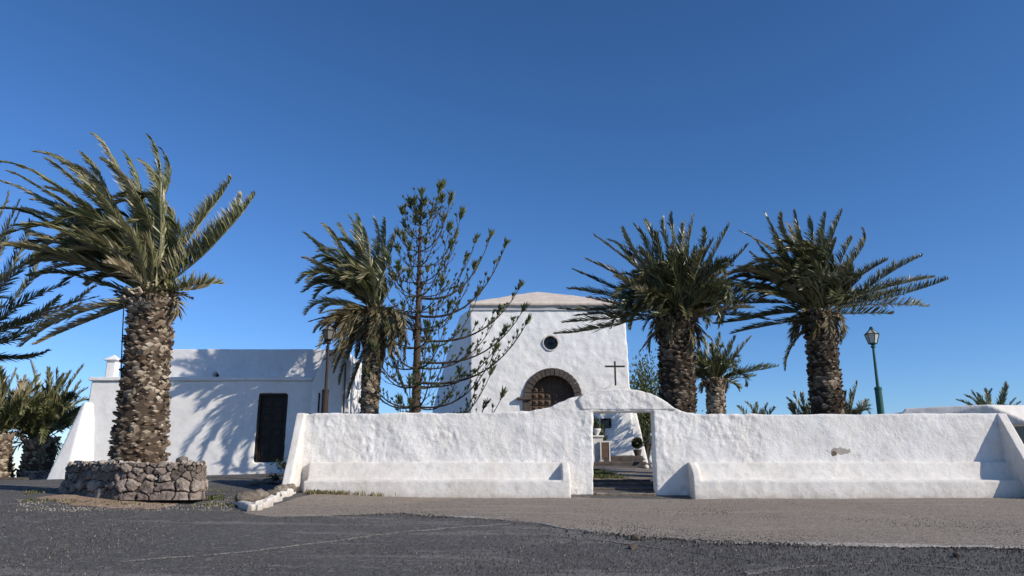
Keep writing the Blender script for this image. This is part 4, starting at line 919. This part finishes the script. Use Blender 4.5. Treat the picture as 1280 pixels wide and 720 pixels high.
small_palm('small palm tips above the low building at the right edge', 1245, 36, [(1197,500),(1206,494),(1214,488),(1222,492),(1232,486),(1240,487),(1257,478),(1260,482),(1270,498),(1276,503)], 204, 540, .3, M_FROND)

# ------------------------------------------------------------------ Norfolk Island pine
def pine():
    r_ = random.Random(5); Y0 = 24.9; b = P(520, 517, Y0); zb0 = gz(b.x, Y0)
    root = thing('norfolk_pine', 'tall sparse pine with upcurved bare branches ending in green tufts', 'tree', (b.x, Y0, zb0))
    tp = P(526, 254, Y0); base = Vector((b.x, Y0, zb0)); top = Vector(tp)
    ztr = lambda z: base.lerp(top, (z-base.z)/(top.z-base.z))
    H = top.z-base.z
    tr = MB(); pts = [ztr(base.z+H*i/16) for i in range(17)]
    tr.tube(pts, [.165*(1-i/16)**.9+.018 for i in range(17)], 12, .4)
    for k in range(260):      # bark rings and old branch scars
        z = base.z+H*r_.random()**1.2*.9; c = ztr(z); t = (z-base.z)/H; rr = .165*(1-t)**.9+.018; th = r_.uniform(0, 6.28)
        o = Vector((math.cos(th), math.sin(th), .2)); tr.tube([c+o*rr*.7, c+o*(rr+.03)], [.03, .018], 5, r_.random())
    tr.build('trunk', M_PINEB, root)
    br = MB(); fo = MB()
    def tuft(p, d, s):
        d = d.normalized(); n = max(7, int(16*s/.2))
        for k in range(n):
            a = Vector((r_.gauss(0, 1), r_.gauss(0, 1), r_.gauss(0, .8))).normalized()
            q = (d*r_.uniform(.65, 1.3)+a*.55+Vector((0, 0, .25))).normalized(); L = s*r_.uniform(.6, 1.25)
            sd_ = q.cross(a).normalized(); wv = .012*(.8+s*2)
            m_ = p+q*L*.55; t_ = r_.random()
            nn2 = q.cross(sd_)
            fo.add([p-sd_*wv*.4, p+sd_*wv*.4, m_+sd_*wv, m_-sd_*wv, p+q*L], [(0,1,2,3), (3,2,4)], t_)
            fo.add([p-nn2*wv*.4, p+nn2*wv*.4, m_+nn2*wv, m_-nn2*wv, p+q*L], [(0,1,2,3), (3,2,4)], t_)
    def branch(c, az, L, rise, sag, rad, dens=1.0, lean=0):
        o = Vector((math.cos(az), math.sin(az), 0)); n = 12; pts = []
        for i in range(n+1):
            s = i/n; pts.append(c+o*(L*(s-.10*s**3))+Vector((0, 0, -sag*math.sin(s*math.pi*.6)+rise*s**2.4)))
        br.tube(pts, [rad*(1-.75*i/n) for i in range(n+1)], 6, .3)
        d = pts[-1]-pts[-2]; tuft(pts[-1], d, .30); tuft(pts[-1]-d.normalized()*.12, d, .24)
        m = int(L*4.2*dens)
        for k in range(m):
            s = .22+.76*(k+r_.random()*.8)/m; i = min(n-1, int(s*n)); p = pts[i].lerp(pts[i+1], s*n-i); T_ = (pts[i+1]-pts[i]).normalized()
            sd_ = T_.cross(Vector((0, 0, 1))).normalized()*(1 if k % 2 else -1)
            l = r_.uniform(.18, .75)*(1.15-s*.6)
            q = (T_*.75+sd_*r_.uniform(.2, .85)+Vector((0, 0, r_.uniform(.0, .5)))).normalized()
            e1 = p+q*l*.6; e2 = e1+(q+Vector((0, 0, .7))).normalized()*l*.5
            br.tube([p, e1, e2], [.011, .008, .006], 4, .3, False); tuft(e2, e2-e1, r_.uniform(.10, .18)); tuft(e1, e2-e1, r_.uniform(.06, .10))
            if r_.random() < .45:
                e3 = e1+(q+Vector((0, 0, 1.1))-sd_*.3).normalized()*l*.4; br.tube([e1, e3], [.008, .005], 4, .3, False); tuft(e3, e3-e1, r_.uniform(.09, .15))
    z = base.z+.75; lv = 0
    while z < top.z-.25:
        t = (z-base.z)/H; nb = 5; off = r_.uniform(0, 6.28)
        for k in range(nb):
            az = off+2*math.pi*k/nb+r_.uniform(-.2, .2); right = math.cos(az)
            L = (3.25*(1-t)**.75+.50)*(1.0 if right > .2 else .66)*r_.uniform(.8, 1.1)
            rise = (2.0+.8*right*(1-t*.4))*min(1, L/1.7)*.9*(1-.25*(1-t)); sag = .24*(1-t)*L/3+.02
            if t < .3 and right > .4: rise *= 1.0
            branch(ztr(z), az, L, rise, sag, .030*(1-t)+.013, 1.0 if t > .1 else .8)
        z += .74*(1-.42*t)*r_.uniform(.85, 1.15); lv += 1
    # the two long low limbs that reach over the church front
    for (ex, ey, z0, az_) in ((659, 402, Z(478, Y0), -.04), (655, 383, Z(452, Y0), .05), (650, 356, Z(425, Y0), .02), (632, 306, Z(395, Y0), -.06), (613, 290, Z(372,Y0), .08)):
        e = P(ex, ey, Y0-.3); c = ztr(z0); L = (e.x-c.x)/.90
        branch(c, az_, L, e.z-z0+.22, .23, .048, 1.15)
    for k in range(9): tuft(top-Vector((r_.uniform(-.1, .1), 0, .1*k)), Vector((r_.uniform(-1, 1), r_.uniform(-1, 1), 1.2)), .27)
    br.build('branches', M_PINEB, root, fix=False); fo.build('foliage', M_PINEF, root, fix=False)
pine()

# ------------------------------------------------------------------ leafy shrubs
def shrub(name, label, c, rx, ry, rz, n, leaf, seed, mt=M_SHRUB, cat='shrub', stems=10, tone=.5, spiky=False):
    r_ = random.Random(seed); root = thing(name, label, cat, c)
    C = Vector(c); st = MB(); lf = MB()
    tips = []
    for k in range(stems):
        th = r_.uniform(0, 6.28); h = r_.uniform(.6, 1.0); rr = r_.uniform(.2, .95)
        e = C+Vector((math.cos(th)*rx*rr, math.sin(th)*ry*rr, rz*2*h*(1-.35*rr*rr))); m = C.lerp(e, .5)+Vector((0, 0, rz*.2)); st.tube([C-Vector((0, 0, .1)), m, e], [.03*rz+.01, .02*rz+.006, .006], 5, .3, False)
        tips += [(e, 1), (m.lerp(e, .5), .7), (m, .6)]
    for k in range(n):
        p, w_ = r_.choice(tips); q = p+Vector((r_.gauss(0, rx*.16), r_.gauss(0, ry*.16), r_.gauss(0, rz*.18)))
        if q.z < C.z+.02: continue
        d = (Vector((r_.gauss(0, 1), r_.gauss(0, 1), r_.gauss(.5 if not spiky else 1.2, .7))) + (q-C)*.4/max(rx, .1)).normalized(); s = d.cross(Vector((r_.gauss(0, 1), r_.gauss(0, 1), r_.gauss(0, 1)))).normalized(); L = leaf*r_.uniform(.6, 1.3); w2 = L*(.22 if not spiky else .10)
        lf.add([q, q+d*L*.5+s*w2, q+d*L, q+d*L*.5-s*w2], [(0,1,2,3)], min(1, max(0, tone+r_.gauss(0, .2))))
    st.build('stems', M_PINEB, root, fix=False); lf.build('foliage', mt, root, fix=False)
    return root
p = P(806, 575, 44); shrub('tree', 'olive green bushy tree behind the right corner of the church', (p.x, 44, gz(p.x, 44)), 1.5, 1.5, 3.0, 5200, .20, 3, cat='tree', stems=26, tone=.55)
p = P(826, 575, 47); shrub('tree', 'second bushy tree half hidden behind the broad dark palm', (p.x+.6, 47, gz(p.x, 47)), 1.6, 1.5, 2.4, 3600, .20, 4, cat='tree', stems=20, tone=.45)
p = P(356, 600, 22.5); shrub('weedy_bush', 'dark green bush in the shade between the house door and the wall', (p.x, 23.6, gz(p.x, 23.6)), .75, .5, .27, 1500, .09, 5, stems=16, tone=.35)
p = P(340, 603, 21); shrub('weed_clump', 'low green weeds on the gravel left of the wall end', (p.x, 21.4, gz(p.x, 21.4)), .35, .3, .12, 300, .06, 6, stems=8, tone=.5, cat='weeds')
p = P(746, 560, 31.5); shrub('pot_palm', 'spiky green plant behind the white pedestal, left in the gateway', (p.x, 31.8, Z(570, 31.8)), .42, .4, .66, 900, .26, 8, stems=12, tone=.65, spiky=True, cat='plant')
# potted shrub on the landing
pp = P(798, 569, 31.2)
pot = thing('potted_shrub', 'rounded green shrub in a pot at the right of the church steps', 'plant', (pp.x, 31.4, Z(569.5, 31.3)))
MB().lathe(pot.location, [(.12, 0), (.17, .2), (.19, .24), (.15, .24)], 14).build('pot', M_ARCH, pot)
lf = MB(); r_ = random.Random(3)
for k in range(1500):
    a = Vector((r_.gauss(0, 1), r_.gauss(0, 1), r_.gauss(0, 1))).normalized(); q = Vector(pot.location)+Vector((0, 0, .5))+a*(.20*r_.random()**.4); s = a.cross(Vector((r_.gauss(0,1), r_.gauss(0,1), r_.gauss(0,1)))).normalized(); d = (a+s*.5).normalized()*.07
    lf.add([q, q+d*.5+s*.02, q+d, q+d*.5-s*.02], [(0,1,2,3)], r_.random())
lf.build('foliage', M_SHRUB, pot, fix=False)
# white pedestal and brown board left in the gateway
pd = P(747, 569, 30.9); pz = Z(570, 30.9)
ped = thing('pedestal', 'small white plastered pedestal with urn top left of the church steps', 'pedestal', (pd.x, 30.9, pz-.25))
pm = MB().box(pd.x-.22, pd.x+.20, 30.7, 31.1, pz-.25, pz+.72).box(pd.x-.27, pd.x+.25, 30.65, 31.15, pz+.72, pz+.80)
plaster('plinth', pm, M_BENCH, ped, .025, 1, None, (), .005, 4, 3)
MB().lathe((pd.x-.01, 30.9, pz+.8), [(.10, 0), (.06, .05), (.15, .16), (.18, .26), (.15, .27)], 14).build('urn', M_BENCH, ped, sm=True)
bd = P(756.5, 562, 30.6)
bo = thing('framed_board', 'small brown board in a white frame beside the pedestal', 'board', (bd.x, 30.6, pz-.2))
MB().box(bd.x-.15, bd.x+.15, 30.6, 30.64, pz-.05, Z(553, 30.6)).build('panel', M_BROWN, bo)
fm = MB(); zt_ = Z(552, 30.6)
for a, b, c, d in ((bd.x-.20, bd.x-.15, pz-.25, zt_+.03), (bd.x+.15, bd.x+.20, pz-.25, zt_+.03)): fm.box(a, b, 30.58, 30.66, c, d)
fm.box(bd.x-.15, bd.x+.15, 30.58, 30.66, zt_-.03, zt_+.03); fm.build('frame', M_BENCH, bo)

# ------------------------------------------------------------------ street lamps
def lamp(label, px, Y, py_base, py_sleeve, py_lant, py_top, mt, glass, seed):
    b = P(px, py_base, Y); x = b.x; z0 = gz(x, Y); zs = Z(py_sleeve, Y); zl = Z(py_lant, Y); ztop = Z(py_top, Y)
    root = thing('street_lamp', label, 'street lamp', (x, Y, z0), 'lantern posts behind the wall')
    MB().lathe((x, Y, 0), [(.16, z0-.1), (.16, z0+.1), (.10, z0+.2), (.095, zs-.04), (.105, zs-.02), (.105, zs+.03), (.06, zs+.06)], 14).build('base_sleeve', mt, root)
    MB().lathe((x, Y, 0), [(.046, zs), (.035, zl-.12), (.07, zl-.10), (.07, zl-.07), (.04, zl-.04), (.09, zl), (.0, zl+.01)], 12).build('pole', mt, root)
    h = ztop-zl; r1, r2 = .115, .20; zc0, zc1, zc2 = zl+.01, zl+h*.55, zl+h*.82
    rt = R(30)
    ln = MB().lathe((x, Y, 0), [(r1-.01, zc0), (r2-.012, zc1)], 6, rot=rt).build('lantern_glass', glass, root)
    fr = MB()
    for k in range(6):
        t = rt+k*math.pi/3; a = Vector((x+r1*math.cos(t), Y+r1*math.sin(t), zc0)); c = Vector((x+r2*math.cos(t), Y+r2*math.sin(t), zc1)); e = Vector((x+.05*math.cos(t), Y+.05*math.sin(t), zc2)); 
        fr.tube([a, c], .011, 5); fr.tube([c, e], .010, 5)
        t2 = rt+(k+1)*math.pi/3; fr.tube([c, Vector((x+r2*math.cos(t2), Y+r2*math.sin(t2), zc1))], .014, 5); fr.tube([a, Vector((x+r1*math.cos(t2), Y+r1*math.sin(t2), zc0))], .014, 5)
    fr.build('lantern_frame', mt, root, fix=False)
    MB().lathe((x, Y, 0), [(r2-.02, zc1+.01), (.055, zc2-.01)], 6, rot=rt).build('lantern_roof', glass, root)
    MB().lathe((x, Y, 0), [(.06, zc2), (.065, zc2+.03), (.03, zc2+.05), (.025, ztop-.05), (.05, ztop-.03), (.0, ztop)], 10).build('finial', mt, root)
lamp('rusty brown lantern post in front of the house end wall', 405.5, 21.2, 516, 489, 425, 404, M_RUST, M_DUSTYG, 1)
lamp('green lantern post with milky glass right of the rightmost tall palm', 1101, 22.0, 516, 486, 430, 408, M_GREEN, M_MILK, 2)

# ------------------------------------------------------------------ ground cover
def blades(name, spots, h, mt, seed, tone=(.2, .9), kind='stuff', label=None, cat=None):
    r_ = random.Random(seed); mb = MB()
    for x, y in spots:
        z = gz(x, y)+.0; n = r_.randint(3, 7)
        for k in range(n):
            th = r_.uniform(0, 6.28); d = Vector((math.cos(th), math.sin(th), 0)); L = h*r_.uniform(.4, 1.2); lean = r_.uniform(.1, .9)
            s = Vector((-d.y, d.x, 0))*.007*r_.uniform(.7, 1.6); p0 = Vector((x+r_.gauss(0, .03), y+r_.gauss(0, .03), z)); p1 = p0+d*L*lean*.4+Vector((0, 0, L*.6)); p2 = p0+d*L*lean+Vector((0, 0, L*(1-.3*lean)))
            mb.add([p0-s, p0+s, p1+s, p1-s, p2], [(0,1,2,3), (3,2,4)], r_.uniform(*tone))
    return tag(mb.build(name, mt, None, fix=False), label, cat, kind=kind)
r_ = random.Random(9)
sp = []
for k in range(130):      # dry weeds along the foot of the left bench
    u = abs(r_.gauss(0, .42)); x = X(382,616,19.3)+u*(X(470,620,19.3)-X(382,616,19.3)); sp.append((x, 19.36-abs(r_.gauss(0, .07))))
blades('dry_weeds', sp, .13, M_GRASS, 1, (.75, 1))
sp = []
for k in range(1500):     # sparse grass in the dirt round the planter
    a = r_.uniform(30, 300); b = r_.uniform(612, 634); x, y = ground_hit(a, b)
    f = vnoise([[x*.9, y*1.4, 0]], 7)[0]
    inside = (x > plan[0][0]-.1 and x < plan[5][0]+.1 and 15.42 < y < 18.7)
    if inside or f+r_.gauss(0, .35) < .0 or y < 14.6+r_.random(): continue
    sp.append((x, y))
blades('sparse_grass', sp, .045, M_GRASS, 2, (.2, 1))
sp = []
for k in range(420):
    x, y = ground_hit(r_.gauss(254, 9), r_.uniform(612, 626)); sp.append((x, y))
blades('grass_tuft', [q for q in sp if not (q[0] < plan[5][0]-.05 and q[1] > 15.6)], .14, M_GRASS, 3, (.0, .5))
sp = []
for k in range(900):      # green mound inside the gate, left
    x = r_.uniform(2.2, 3.7); y = r_.uniform(22.6, 28); 
    if x < 3.3-(y-22.6)*.05+r_.gauss(0, .15): sp.append((x, y))
blades('grass_mound', sp, .10, M_GRASS, 4, (.25, .75))
# dusty brown earth inside the gate
r_ = random.Random(12); pb = MB()
def pebble(x, y, s, t):
    z = gz(x, y)+.012; th = r_.uniform(0, 3); c, n = math.cos(th), math.sin(th)
    a = [(s, 0), (.3*s, .8*s), (-.8*s, .5*s), (-.9*s, -.5*s), (.2*s, -.8*s)]
    a = [(u*r_.uniform(.7, 1.2), v*r_.uniform(.7, 1.2)) for u, v in a]
    a = [(x+u*c-v*n, y+u*n+v*c) for u, v in a]; hh = s*r_.uniform(.15, .4)
    pb.add([(u, v, z-.02) for u, v in a]+[(x+(u-x)*.55, y+(v-y)*.55, z+hh) for u, v in a], [(0,1,6,5),(1,2,7,6),(2,3,8,7),(3,4,9,8),(4,0,5,9),(5,6,7,8,9)], t)
for k in range(17000):
    b = 612+108*r_.random()**1.0; a = r_.uniform(-10, 1290); x, y = ground_hit(a, b)
    if y > 19.2 or (plan[0][0] < x < plan[5][0] and y > 15.4): continue
    near = y/12
    pebble(x, y, r_.uniform(.005, .012)*(.7+.35*near), min(.8, max(0, r_.gauss(.40, .2))) if r_.random() < .992 else .9)
ex, ey = lo
for k in range(3400):     # crumbs along the broken asphalt edge
    x = r_.uniform(ex[1], ex[-1]); y = float(np.interp(x, ex, ey))-abs(r_.gauss(0, .22))+.06
    pebble(x, y, r_.uniform(.008, .026), min(1, max(0, r_.gauss(.3, .25))))
for k in range(1500):     # pale grit on the dirt
    x, y = ground_hit(r_.uniform(20, 290), r_.uniform(618, 640))
    if plan[0][0] < x < plan[5][0] and y > 15.4: continue
    pebble(x, y, r_.uniform(.007, .02), min(1, max(0, r_.gauss(.8, .2))))
tag(pb.build('loose_gravel', M_PEB, None, fix=False), kind='stuff')
for k, (a, b, s, lab) in enumerate([(794, 674, .07, 'fist-sized dark stone at the broken asphalt edge in the middle foreground'), (791, 687, .06, 'dark stone just below the broken asphalt edge in the middle foreground'), (1196, 697, .05, 'dark stone on the gravel at the lower right')]):
    x, y = ground_hit(a, b); tag(boulder('stone', (x, y, gz(x, y)+.02), s, M_ROCK, 50+k, tint=.15, sub=2), lab, 'stone')
